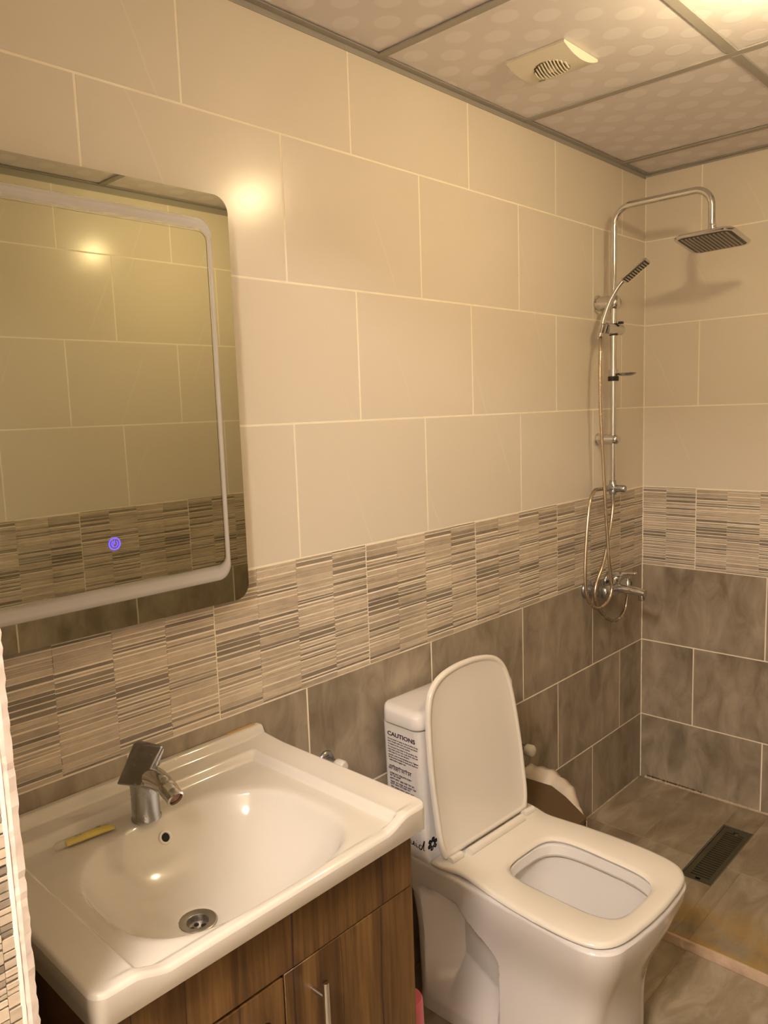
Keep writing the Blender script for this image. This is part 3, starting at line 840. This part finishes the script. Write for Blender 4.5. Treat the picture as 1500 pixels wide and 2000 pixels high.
# seat: outline in plan, lofted with rounded edge; opening
def seat_outline(ins=0):
    P_ = [(.162, .190), (.172, .196), (.20, .193), (.245, .183), (.30, .189), (.37, .199), (.46, .205), (.54, .204), (.60, .194), (.630, .170), (.646, .132), (.654, .06), (.656, 0)]
    pts = P_+[(x, -y) for x, y in P_[-2::-1]]
    c = catmull([(x, y, 0) for x, y in pts], 6)
    # rear edge straight
    y_end = c[-1].y; n_ = 12
    c += [Vector((.160, y_end+(-2*y_end)*k/n_, 0)) for k in range(1, n_)]
    out = []
    for v in c:
        k = 1-ins/max(.05, hypot(v.x-.41, v.y)); out.append((.41+(v.x-.41)*k, v.y*k))
    return out
def open_outline(ins, ref):
    out = []
    for x, y in ref:
        a = atan2(y/.20, (x-.455)/.21); c1, s1 = cos(a), sin(a); rr_ = (abs(c1)**4.2+abs(s1)**4.2)**(-1/4.2)
        out.append((.458+(.151-ins)*rr_*c1, (.108-ins)*rr_*s1*(1-.03*(c1))))
    return out
so = seat_outline(0)
seat = MB(); rg = []
def put(o_, z): rg.append([Vector((x, y, tz(z))) for x, y in o_])
put(seat_outline(.004), .4035); put(seat_outline(.0), .4060); put(seat_outline(-.002), .4085); put(seat_outline(-.001), .4125); put(seat_outline(.004), .4160); put(seat_outline(.012), .4175)
put(open_outline(-.012, so), .4160); put(open_outline(-.003, so), .4130); put(open_outline(.0, so), .4085); put(open_outline(-.002, so), .4040)
Rv = [[seat.bm.verts.new(p_) for p_ in r_] for r_ in rg]; n = len(Rv[0])
for a, b_ in zip(Rv, Rv[1:]+Rv[:1]):
    for k in range(n): seat.bm.faces.new((a[k], a[(k+1) % n], b_[(k+1) % n], b_[k]))
so_ = seat.obj('seat', M_SEAT, toi, ang=50)
hb = MB().tube([(.216, -.112, tz(.4215)), (.216, .112, tz(.4215))], .0108, 20).obj('hinge_bar', M_SEAT, so_)
for y in (-.150, .150): MB().tube([(.206, y-.020, tz(.4200)), (.206, y+.020, tz(.4200))], .0100, 18).obj('hinge_knuckle', M_SEAT, so_)
# raised lid, leaning back on the tank
LW, LL = .181, .452
def lid_outline(ins):
    P_ = [(0, .163), (.012, .171), (.06, .179), (.20, .180), (.32, .172), (.385, .158), (.42, .135), (.440, .10), (.450, .05), (.4525, 0)]
    c = catmull([(x, y, 0) for x, y in P_+[(x, -y) for x, y in P_[-2::-1]]], 6)
    c += [Vector((0, -.163+.326*k/12, 0)) for k in range(1, 12)]
    return [(.22+(v.x-.22)*(1-ins/.2), v.y*(1-ins/.17)) for v in c]
ld = MB(); lr = []
for ins, h_ in ((.012, .0), (.004, .001), (.0, .004), (.0, .012), (.003, .0155), (.009, .0155), (.011, .0130), (.014, .0118), (.06, .0115)): lr.append([Vector((x, y, h_)) for x, y in lid_outline(ins)])
ld.loft(lr)
lo = ld.obj('lid', M_SEAT, toi, ang=50)
# local: x up along the lid, z = inner face towards +x world
tilt = radians(7.6)
ux = Vector((-sin(tilt), 0, cos(tilt))); uz = Vector((cos(tilt), 0, sin(tilt))); uy = uz.cross(ux)
lo.matrix_local = Matrix(((ux.x, uy.x, uz.x, .186), (ux.y, uy.y, uz.y, -.012), (ux.z, uy.z, uz.z, tz(.423)), (0, 0, 0, 1)))
# printing on the tank side that faces the basin
FONT = None
def text(body, size, name, parent, M, mat, sx=1.0, bold=0, align='LEFT'):
    cu = bpy.data.curves.new(name, 'FONT'); cu.body = body; cu.size = size; cu.extrude = .00025; cu.align_x = align; cu.offset = bold
    cu.space_line = .95
    o = bpy.data.objects.new(name, cu); C.objects.link(o)
    bpy.context.view_layer.update(); dg = bpy.context.evaluated_depsgraph_get()
    me = bpy.data.meshes.new_from_object(o.evaluated_get(dg)); bpy.data.objects.remove(o)
    me.transform(Matrix.Diagonal((sx, 1, 1, 1))); me.materials.clear()
    o = link(name, me, mat, parent); o.matrix_local = M; return o
def side_M(x, z, y=-.1895):    # text plane facing -y, reading along +x
    yy = -(.1885+.0065*(z-.47)/.262) if z > .47 else -.1885
    return Matrix(((1, 0, 0, x), (0, 0, -1, yy-.0004), (0, 1, 0, tz(z)), (0, 0, 0, 1)))
text('CAUTIONS', .0150, 'caution_heading', toi, side_M(.026, .7010), M_INK, 1.28, .0004)
lines = ['Do not stand or jump on the product at any', 'time. Handle with care and avoid any shock', 'or impact to the ceramic surface.', 'Do not pour hot water in the product, this',
         'may cause cracks. Use a soft cloth only and', 'mild soap. Do not use abrasive', 'powder, acid or hard brushes on it. Tighten', 'all the screws evenly by hand and check for', 'leaks before regular use.']
zz = .6905
for i, l in enumerate(lines):
    text(l, .0056, 'caution_text', toi, side_M(.026+(.003 if i == 8 else 0), zz), M_INK, 1.04); zz -= .0068 if i not in (2, 5) else .0078
# Hindi heading and lines: strokes hanging from a head line
def hindi(z, x0, x1, h_, seed, mat, name, th=.0012):
    rs = random.Random(seed); mb = MB(); x = x0; y_ = 0
    words = []
    while x < x1:
        wd = min(rs.uniform(.5, 1.0)*h_*4.2, x1-x) if h_ < .008 else x1-x0
        mb.box((x, z-th/2, -.0001), (x+wd, z+th/2, .0002)); xx = x+h_*.2
        while xx < x+wd-h_*.25:
            k = rs.random(); hh = h_*rs.uniform(.75, 1.0)
            mb.box((xx, z-hh, -.0001), (xx+th*.9, z, .0002))
            if k < .65:
                w2 = h_*.42
                for (a0, b0, a1, b1) in ((0, .45, 1, .45), (0, .45, .1, .8), (.1, .85, 1, .85))[:2+int(k < .3)]:
                    mb.box((xx-w2*(1-a0), z-h_*b1-th/3, -.0001), (xx-w2*(1-a1)+.0001, z-h_*b0+th/3, .0002))
            if k > .85: mb.box((xx-h_*.2, z+th, -.0001), (xx+h_*.25, z+h_*.28, .0002))
            xx += h_*rs.uniform(.55, .8)
        x += wd+h_*.5
    o = mb.obj(name, mat, toi, smooth=False); return o
def place(o, x, zc):
    o.matrix_local = side_M(x, zc) @ Matrix.Translation((0, -zc*0, 0)); return o
place(hindi(0, 0, .078, .0105, 4, M_INK, 'hindi_heading', .0017), .027, .6200)
zz = .6015
for i, (xa, xb) in enumerate([(.002, .080), (.002, .042), (.002, .086), (.003, .092), (.002, .072), (.004, .088), (.004, .084), (.008, .058)]):
    place(hindi(0, xa, xb, .0042, 20+i, M_INK, 'hindi_text', .0007), .026, zz); zz -= .0082 if i in (1, 2, 4) else .0062
# handwritten script word at the foot of the tank, brush strokes
def stroke(pts, r0, r1, name, M, n=8):
    c = catmull([(x, y, 0) for x, y in pts], n); N_ = len(c)
    mb = MB(); mb.tube(c, [r0+(r1-r0)*sin(pi*i/(N_-1)) for i in range(N_)], 8)
    for v in mb.bm.verts: v.co.z *= .25
    o = mb.obj(name, M_BLACK, toi); o.matrix_local = M; return o
Ms = side_M(.106, .4270)
LQ = [[(-.062, .030), (-.058, .010), (-.060, .001), (-.046, .003)], [(-.042, .014), (-.040, .002), (-.036, .004)], [(-.024, .014), (-.033, .012), (-.032, .002), (-.024, .006), (-.023, .014), (-.024, -.006), (-.028, -.014)],
      [(-.018, .015), (-.016, .004), (-.008, .005), (-.005, .015), (-.003, .003), (.002, .003)], [(.004, .014), (.006, .003), (.014, .002)], [(.032, .012), (.022, .013), (.018, .003), (.026, .000), (.033, .010), (.042, .032), (.037, .004), (.044, .003)], [(.008, .0215), (.0095, .0225)]]
for s_i in LQ: stroke([(x*.78, y*.85) for x, y in s_i], .0006, .0015, 'script_stroke', Ms)
# flower emblem on the tank front, half hidden behind the lid
Mf = Matrix(((0, 0, 1, .1450), (1, 0, 0, -.166), (0, 1, 0, tz(.440)), (0, 0, 0, 1)))
for k in range(6):
    a = 2*pi*k/6+.3; r_ = .0115
    stroke([(r_*.45*cos(a-.35), r_*.45*sin(a-.35)), (r_*1.25*cos(a-.18), r_*1.25*sin(a-.18)), (r_*1.25*cos(a+.22), r_*1.25*sin(a+.22)), (r_*.45*cos(a+.35), r_*.45*sin(a+.35))], .0018, .0028, 'flower_emblem', Mf, 5)

# ------------------------------------------------------------------ shower set on the left wall
sh = empty('shower_column', (0, -.365, .86)); tag(sh, 'chrome exposed shower column with square overhead rose in the corner', 'shower')
SX, SY = .060, -.365
def L3(x, y, z): return Vector((x, y-SY, z-.86))
# pole and arm
rb_ = .052
path = [L3(SX, SY, 1.232), L3(SX, SY, 1.40), L3(SX, SY, 1.70), L3(SX, SY, 2.00), L3(SX, SY, 2.153-.058)]
for k in range(1, 9):
    a = radians(90*k/8); path.append(L3(SX+.058*(1-cos(a)), SY, 2.153-.058+.058*sin(a)))
for x in (.18, .25): path.append(L3(x, SY, 2.153))
for k in range(0, 9):
    a = radians(90*k/8); path.append(L3(.327+.055*sin(a), SY, 2.153-.055*(1-cos(a))))
path += [L3(.3825, SY, 2.06), L3(.383, SY, 2.036)]
MB().tube(path, .0108, 24).obj('riser_pipe', M_CHROME, sh, ang=60)
MB().lathe([(0, 0), (.0125, 0), (.0135, .006), (.0135, .018), (.0118, .020), (.0118, .028), (.0108, .030)], 24).obj('pipe_nut', M_CHROME, sh, loc=L3(.384, SY, 2.014))
# overhead rose
rose = MB(); R = []
def rsec(z, hw_, r): return [Vector((x, y, z)) for x, y in rrect(-hw_, -hw_, hw_, hw_, r, 8)]
for z, hw_, r in ((.0065, .030, .012), (.006, .060, .020), (.0025, .084, .028), (-.002, .0915, .032), (-.006, .0925, .033), (-.0095, .090, .032), (-.0105, .083, .027), (-.009, .0815, .026)): R.append(rsec(z, hw_, r))
ro = rose.loft(R).obj('rain_head', M_CHROME, sh, loc=L3(.385, SY, 2.000), rot=(radians(-7.5), radians(-1), 0))
MB().lathe([(.0, .000), (.024, .000), (.026, .004), (.026, .014), (.022, .018), (.0, .018)], 28).obj('swivel_joint', M_CHROME_D, ro, loc=(0, 0, .004))
for k in range(12):
    x = -.066+.012*k
    MB().tube([(x, -.070, -.0100), (x, .070, -.0100)], .0032, 8).obj('nozzle_strip', M_NOZ, ro)
MB().box((-.079, -.079, -.0098), (.079, .079, -.0088)).obj('face_plate', M_DARKP, ro, smooth=False)
# wall brackets
for z, r, rw in ((1.846, .0255, .031), (1.385, .0185, .021)):
    Mb = Matrix.Translation(L3(.0005, SY, z)) @ Matrix.Rotation(pi/2, 4, 'Y')
    o = MB().lathe([(0, 0), (rw, 0), (rw, .004), (r, .006), (r*.98, .040), (r*.9, .062), (r*.85, .074), (r*.55, .080), (0, .081)], 30, Mb).obj('wall_bracket', M_CHROME, sh, ang=50)
# sliding handset holder: a barrel lying along the wall, black seals
hz = 1.757
Mh = Matrix.Translation(L3(SX+.004, SY+.045, hz)) @ Matrix.Rotation(pi/2, 4, 'X')
hol = MB().lathe([(0, 0), (.016, 0), (.0175, .004), (.0175, .105), (.015, .110), (0, .110)], 28, Mh).obj('handset_holder', M_CHROME, sh, ang=50)
MB().lathe([(.0125, -.0165), (.0150, -.0165), (.0150, -.020), (.0125, -.020)], 24, Matrix.Translation(L3(SX, SY, hz))).obj('seal_ring', M_DARKP, hol)
MB().lathe([(.0125, .0165), (.0150, .0165), (.0150, .020), (.0125, .020)], 24, Matrix.Translation(L3(SX, SY, hz))).obj('seal_ring', M_DARKP, hol)
MB().box(L3(SX+.010, SY+.010, hz+.0175), L3(SX+.026, SY+.024, hz+.026), .002).obj('lock_tab', M_DARKP, hol)
MB().lathe([(0, -.012), (.012, -.010), (.0145, .0), (.016, .018), (.014, .020), (0, .020)], 22, Matrix.Translation(L3(.062, -.452, 1.752)) @ Matrix.Rotation(radians(14), 4, 'Y')).obj('cone_socket', M_CHROME, hol)
# soap dish clip
dz_ = 1.603
so2 = MB().lathe([(.0125, -.020), (.0165, -.020), (.0165, -.004), (.0150, -.003), (.0165, -.002), (.0165, .020), (.0125, .020)], 24, Matrix.Translation(L3(SX, SY, dz_))).obj('dish_clamp', M_CHROME, sh, ang=50)
MB().lathe([(.0168, -.019), (.0182, -.017), (.0182, -.004), (.0168, -.003)], 24, Matrix.Translation(L3(SX, SY, dz_))).obj('rubber_collar', M_DARKP, so2)
MB().lathe([(0, -.004), (.018, -.0035), (.030, .001), (.034, .006), (.0325, .0065), (.028, .002), (.017, -.0015), (0, -.002)], 28, Matrix.Translation(L3(SX+.048, SY, dz_+.000)) @ Matrix.Diagonal((1, .8, 1, 1))).obj('soap_dish', M_CHROME_D, so2)
# diverter at the foot of the pole
dv = MB().lathe([(0, -.020), (.0125, -.020), (.0125, -.014), (.0155, -.012), (.0155, .012), (.0125, .015), (.0125, .030), (0, .030)], 26, Matrix.Translation(L3(SX, SY, 1.213))).obj('diverter', M_CHROME_D, sh, ang=50)
MB().lathe([(0, 0), (.0115, 0), (.0125, .018), (.0125, .036), (.010, .039), (0, .039)], 24, Matrix.Translation(L3(SX+.008, SY, 1.215)) @ Matrix.Rotation(pi/2, 4, 'Y')).obj('diverter_knob', M_CHROME_D, dv, ang=50)
MB().lathe([(0, 0), (.010, 0), (.0105, .040), (.008, .046), (0, .046)], 20, Matrix.Translation(L3(SX, SY-.008, 1.218)) @ Matrix.Rotation(pi/2, 4, 'X')).obj('hose_outlet', M_CHROME_D, dv, ang=50)
MB().lathe([(0, -.016), (.0075, -.016), (.0085, .0), (0, .0)], 20, Matrix.Translation(L3(SX, SY, 1.193))).obj('hose_nut', M_CHROME, dv)

# handset
hs = empty('hand_shower', (.062, -.452, 1.752)); tag(hs, 'slim chrome hand shower resting in the sliding holder on the pole', 'shower handset')
def Lh(x, y, z): return Vector((x-.062, y+.452, z-1.752))
path = catmull([Lh(.054, -.452, 1.722), Lh(.062, -.452, 1.760), Lh(.072, -.448, 1.800), Lh(.088, -.442, 1.845), Lh(.112, -.436, 1.885), Lh(.130, -.432, 1.905)], 8)
N_ = len(path); MB().tube(path, [.0095-.0028*sin(pi*i/(N_-1)*.5) for i in range(N_)], 18).obj('handle', M_CHROME, hs, ang=60)
# head: elongated flat plate running up from the handle
hd = MB(); R = []
for z, o_ in ((-.005, -.004), (-.0035, -.0005), (0, 0), (.004, -.001), (.0065, -.006), (.0075, -.014)):
    R.append([Vector((x, y, z)) for x, y in rrect(-.048-o_, -.0195-o_, .052+o_, .0195+o_, .011, 6)])
ho = hd.loft(R).obj('spray_head', M_CHROME, hs, ang=50)
hdir = Vector((.098, .010, .070)).normalized(); nrm = Vector((.60, -.22, -.77)); nrm = (nrm-hdir*nrm.dot(hdir)).normalized()
yv = nrm.cross(hdir)*-1
# columns: x along the head, z opposite of the spray face
zv = -nrm; yv = zv.cross(hdir)
pc = Lh(.166, -.430, 1.928)
ho.matrix_local = Matrix(((hdir.x, yv.x, zv.x, pc.x), (hdir.y, yv.y, zv.y, pc.y), (hdir.z, yv.z, zv.z, pc.z), (0, 0, 0, 1)))
MB().box((-.040, -.0145, -.0056), (.046, .0145, -.0046)).obj('spray_face', M_DARKP, ho, smooth=False)
for k in range(9): MB().tube([(-.034+.009*k, -.012, -.0058), (-.034+.009*k, .012, -.0058)], .0022, 6).obj('nozzle_strip', M_NOZ, ho)

# hoses
H1 = [(.058, -.453, 1.728), (.072, -.480, 1.700), (.08, -.497, 1.623), (.08, -.493, 1.489), (.084, -.482, 1.319), (.09, -.478, 1.181), (.096, -.475, 1.077), (.102, -.475, .99), (.106, -.464, .917), (.107, -.462, .878), (.106, -.485, .847),
      (.102, -.535, .83), (.098, -.577, .843), (.094, -.607, .882), (.09, -.613, .943), (.086, -.603, 1.026), (.082, -.582, 1.125), (.078, -.558, 1.193), (.072, -.520, 1.220), (.064, -.480, 1.222), (.060, -.420, 1.218)]
H2 = [(.060, -.365, 1.180), (.061, -.366, 1.15), (.062, -.383, 1.088), (.062, -.412, 1.011), (.062, -.442, .953), (.060, -.478, .903), (.060, -.492, .862), (.060, -.476, .82), (.062, -.444, .784), (.062, -.399, .754), (.062, -.349, .737), (.062, -.302, .742), (.062, -.268, .766), (.064, -.258, .800), (.066, -.258, .820)]
def hose(name, pts, label, mat, group='steel shower hoses'):
    c = catmull(pts, 26); base = Vector(pts[-1]); L_ = 0; out = [c[0]]
    rs_ = []
    # resample evenly, then ribbed radius
    seg = [(b_-a).length for a, b_ in zip(c, c[1:])]; tot = sum(seg); n_ = int(tot/.0016); step = tot/n_
    res = [c[0]]; acc = 0; i = 0; dist = 0
    for k in range(1, n_):
        target = k*step
        while dist+seg[i] < target: dist += seg[i]; i += 1
        res.append(c[i].lerp(c[i+1], (target-dist)/seg[i]))
    res.append(c[-1])
    rad = [.0062 if k % 2 else .0054 for k in range(len(res))]
    o = MB().tube([p_-base for p_ in res], rad, 12).obj(name, mat, None, loc=base, ang=80)
    tag(o, label, 'hose', group); return o
hose('shower_hose', H1, 'long metal hose looping from the hand shower down and up to the pole foot', M_BRASS)
hose('shower_hose', H2, 'shorter metal hose hanging from the pole foot in a low loop under the mixer', M_BRASS)

# bath mixer
mx = empty('shower_mixer', (.0, -.365, .862)); tag(mx, 'chrome wall mixer with spout below the shower column', 'mixer tap')
def Lm(x, y, z): return Vector((x, y+.365, z-.862))
RX = Matrix.Rotation(pi/2, 4, 'Y'); RYm = Matrix.Rotation(pi/2, 4, 'X')
for y in (-.445, -.285):
    o = MB().lathe([(0, 0), (.033, 0), (.034, .003), (.030, .010), (.020, .014), (.019, .030), (0, .031)], 32, Matrix.Translation(Lm(.0005, y, .862)) @ RX).obj('wall_flange', M_CHROME_D, mx, ang=50)
    MB().lathe([(0, .026), (.018, .026), (.020, .030), (.020, .050), (.017, .056), (0, .056)], 6, Matrix.Translation(Lm(.0, y, .862)) @ RX).obj('union_nut', M_CHROME_D, o, smooth=False)
body = MB().lathe([(0, -.098), (.014, -.098), (.021, -.092), (.022, -.060), (.024, -.030), (.025, 0), (.024, .030), (.022, .060), (.021, .092), (.014, .098), (0, .098)], 32, Matrix.Translation(Lm(.070, -.365, .862)) @ RYm).obj('body', M_CHROME_D, mx, ang=50)
sp = MB(); secs = []
for x, hw_, hh, zc in ((.075, .021, .018, .862), (.100, .020, .0165, .863), (.140, .0175, .0140, .861), (.168, .0155, .0125, .858), (.182, .0150, .0125, .855)):
    secs.append([Lm(x, -.365+hw_*cos(2*pi*k/20), zc+hh*sin(2*pi*k/20)) for k in range(20)])
so3 = sp.loft(secs).obj('spout', M_CHROME, mx, ang=50)
MB().lathe([(0, -.024), (.0115, -.024), (.0125, -.021), (.0130, 0), (0, 0)], 22, Matrix.Translation(Lm(.170, -.365, .854))).obj('aerator', M_CHROME, so3, ang=50)
MB().lathe([(0, 0), (.019, 0), (.0215, .006), (.0215, .020), (.018, .026), (.006, .030), (0, .030)], 26, Matrix.Translation(Lm(.070, -.365, .880))).obj('cartridge_cap', M_CHROME, mx, ang=50)
lv_ = MB(); lv_.hull([Lm(.060, -.381, .906), Lm(.060, -.349, .906), Lm(.060, -.379, .922), Lm(.060, -.351, .922), Lm(.150, -.374, .918), Lm(.150, -.356, .918), Lm(.148, -.373, .927), Lm(.148, -.357, .927)]).bevel(.004, 3, 25)
lv_.obj('lever', M_CHROME, mx, ang=50)
MB().lathe([(0, 0), (.0085, 0), (.0085, .012), (.006, .015), (.006, .028), (0, .028)], 18, Matrix.Translation(Lm(.118, -.365, .874))).obj('diverter_pin', M_CHROME, mx, ang=50)
MB().lathe([(0, -.040), (.0085, -.040), (.0095, -.028), (.0105, -.026), (.0105, 0), (0, 0)], 20, Matrix.Translation(Lm(.066, -.260, .858))).obj('hose_outlet', M_CHROME, mx, ang=50)
MB().tube([Lm(.068, -.300, .862), Lm(.068, -.258, .860)], .013, 20).obj('outlet_arm', M_CHROME_D, mx)

# ------------------------------------------------------------------ small valves on the wall
def valve(y, z, label, s=1.0):
    v = empty('angle_valve', (0, y, z)); tag(v, label, 'valve')
    MB().lathe([(0, 0), (.027*s, 0), (.028*s, .003), (.024*s, .008), (.013*s, .010), (.012*s, .040), (0, .040)], 28, RX).obj('flange', M_CHROME_D, v, ang=50, loc=(.0005, 0, 0))
    MB().lathe([(0, 0), (.012*s, 0), (.017*s, .004), (.018*s, .024), (.013*s, .030), (0, .031)], 20, Matrix.Translation((.038, 0, 0)) @ RX).obj('knob', M_WHITEP, v, ang=50)
    MB().lathe([(0, 0), (.008*s, 0), (.008*s, -.030), (0, -.030)], 16, Matrix.Translation((.028, 0, -.006))).obj('outlet', M_CHROME_D, v, ang=50)
    return v
valve(-1.700, .688, 'small round valve on the wall between the wash basin and the toilet tank', .82)
valve(-.895, .440, 'angle valve with a pale knob on the wall right of the toilet lid', 1.05)

# ------------------------------------------------------------------ bin with a bag
bn = empty('waste_bin', (.15, -.975, FZ)); tag(bn, 'brown plastic waste bin lined with a white bag behind the toilet seat', 'bin')
bz = lambda z: z-FZ
oc = [(.012, -.892), (.125, -.884), (.195, -.918), (.298, -.985), (.300, -1.060), (.250, -1.085), (.060, -1.088), (.012, -1.060)]
cx0, cy0 = .15, -.975
def osec(k, z, pts=oc): return [Vector(((x-cx0)*k, (y-cy0)*k, bz(z))) for x, y in pts]
# floor of this corner is the raised shower side for the far part, main floor for the near part
FB = FZ
mb = MB(); mb.loft([osec(.70, FB+.0005), osec(.74, FB+.01), osec(.97, .325)], cap0=True, cap1=False); mb.bevel(.004, 2, 20)
mb.obj('body', M_BIN, bn, ang=30)
mb = MB(); mb.loft([osec(.985, .327), osec(.999, .330), osec(1.0, .339), osec(.985, .342)]); mb.obj('lid', M_BIN, bn, ang=30)
# bag film puffed out round the far rim
rim_in = catmull([(.000, -.905, .3275), (.030, -.893, .3280), (.085, -.890, .3280), (.126, -.886, .3280), (.193, -.921, .3275), (.251, -.955, .3270), (.296, -.984, .3265)], 6)
rim_out = catmull([(.004, -.835, .350), (.014, -.822, .356), (.058, -.815, .354), (.110, -.815, .349), (.166, -.838, .338), (.206, -.872, .322), (.240, -.910, .310), (.2965, -.980, .324)], 6)
n = 40
def samp(c, t): f = t*(len(c)-1); i = min(int(f), len(c)-2); return c[i].lerp(c[i+1], f-i)
V = []; F = []; rs = random.Random(2)
prof = [(0, 0), (.35, .010), (.7, .012), (1, 0), (1.02, -.018), (.9, -.06), (.75, -.11)]
for i in range(n+1):
    t = i/n; a, b_ = samp(rim_in, t), samp(rim_out, t); wv_ = .004*sin(t*23)+.003*sin(t*51+1)
    kk = sin(pi*min(1, max(0, t)))**.4
    for f, dz in prof:
        p_ = a.lerp(b_, f); p_.z += dz*kk+wv_*f*kk; p_.x = max(p_.x, .004)
        V.append((p_.x-cx0, p_.y-cy0, bz(p_.z)))
m = len(prof)
for i in range(n):
    for k in range(m-1): F.append((i*m+k, i*m+k+1, (i+1)*m+k+1, (i+1)*m+k))
bo = link('bag_liner', pyd('bag_liner', V, F), M_BAG, bn, smooth=True)
sd = bo.modifiers.new('th', 'SOLIDIFY'); sd.thickness = .0012

# pink cleaning brush between cabinet and toilet
pk = empty('toilet_brush', (.235, -1.692, FZ)); tag(pk, 'pink plastic cleaning brush standing between the cabinet and the toilet', 'brush')
MB().lathe([(0, 0), (.038, 0), (.042, .006), (.038, .14), (.036, .205), (.033, .210), (.0, .210)], 30).obj('holder', M_PINK, pk)
MB().lathe([(0, .210), (.010, .210), (.0085, .23), (.0085, .33), (.011, .39), (.006, .40), (0, .401)], 20).obj('handle', M_DARKP, pk)

# ------------------------------------------------------------------ floor drain
dn = empty('floor_drain', ((DR[0]+DR[2])/2, (DR[1]+DR[3])/2, -.006)); tag(dn, 'long slotted dark metal drain grate sunk in the shower floor', 'drain')
hx, hy = (DR[2]-DR[0])/2-.001, (DR[3]-DR[1])/2-.001
M_GRATE = plain('tarnished_grate', (.10, .088, .050), .45, .4)
fr_ = MB()
for a, b_ in (((-hx, -hy, -.012), (-hx+.003, hy, .004)), ((hx-.003, -hy, -.012), (hx, hy, .004)), ((-hx, -hy, -.012), (hx, -hy+.003, .004)), ((-hx, hy-.003, -.012), (hx, hy, .004))): fr_.box(a, b_)
fr_.obj('frame', M_STEEL, dn, smooth=False)
MB().box((-hx, -hy, -.030), (hx, hy, -.022)).obj('channel', M_NICHE, dn, smooth=False)
# grate: side rails, end plates, cross bars
gr_ = MB(); rx = .030
gr_.box((-hx+.004, -hy+.004, -.003), (-rx, hy-.004, .0)); gr_.box((rx, -hy+.004, -.003), (hx-.004, hy-.004, .0))
gr_.box((-rx, -hy+.004, -.003), (rx, -hy+.018, .0)); gr_.box((-rx, hy-.018, -.003), (rx, hy-.004, .0))
gr_.box((-rx, -hy+.030, -.003), (-.006, -hy+.036, 0)) if False else None
for sg in (-1, 1):
    y0_, y1_ = sorted((sg*(hy-.018), sg*(hy-.032)))
    gr_.box((-rx, y0_, -.003), (-.008, y1_, 0)); gr_.box((.008, y0_, -.003), (rx, y1_, 0))
gr_.obj('grate_rim', M_GRATE, dn, smooth=False)
ys0, ys1 = -hy+.032, hy-.032; nb_ = 23; ph_ = (ys1-ys0)/nb_
for k in range(nb_): MB().box((-rx, ys0+k*ph_, -.003), (rx, ys0+k*ph_+ph_*.46, 0)).obj('grate_bar', M_GRATE, dn, smooth=False)
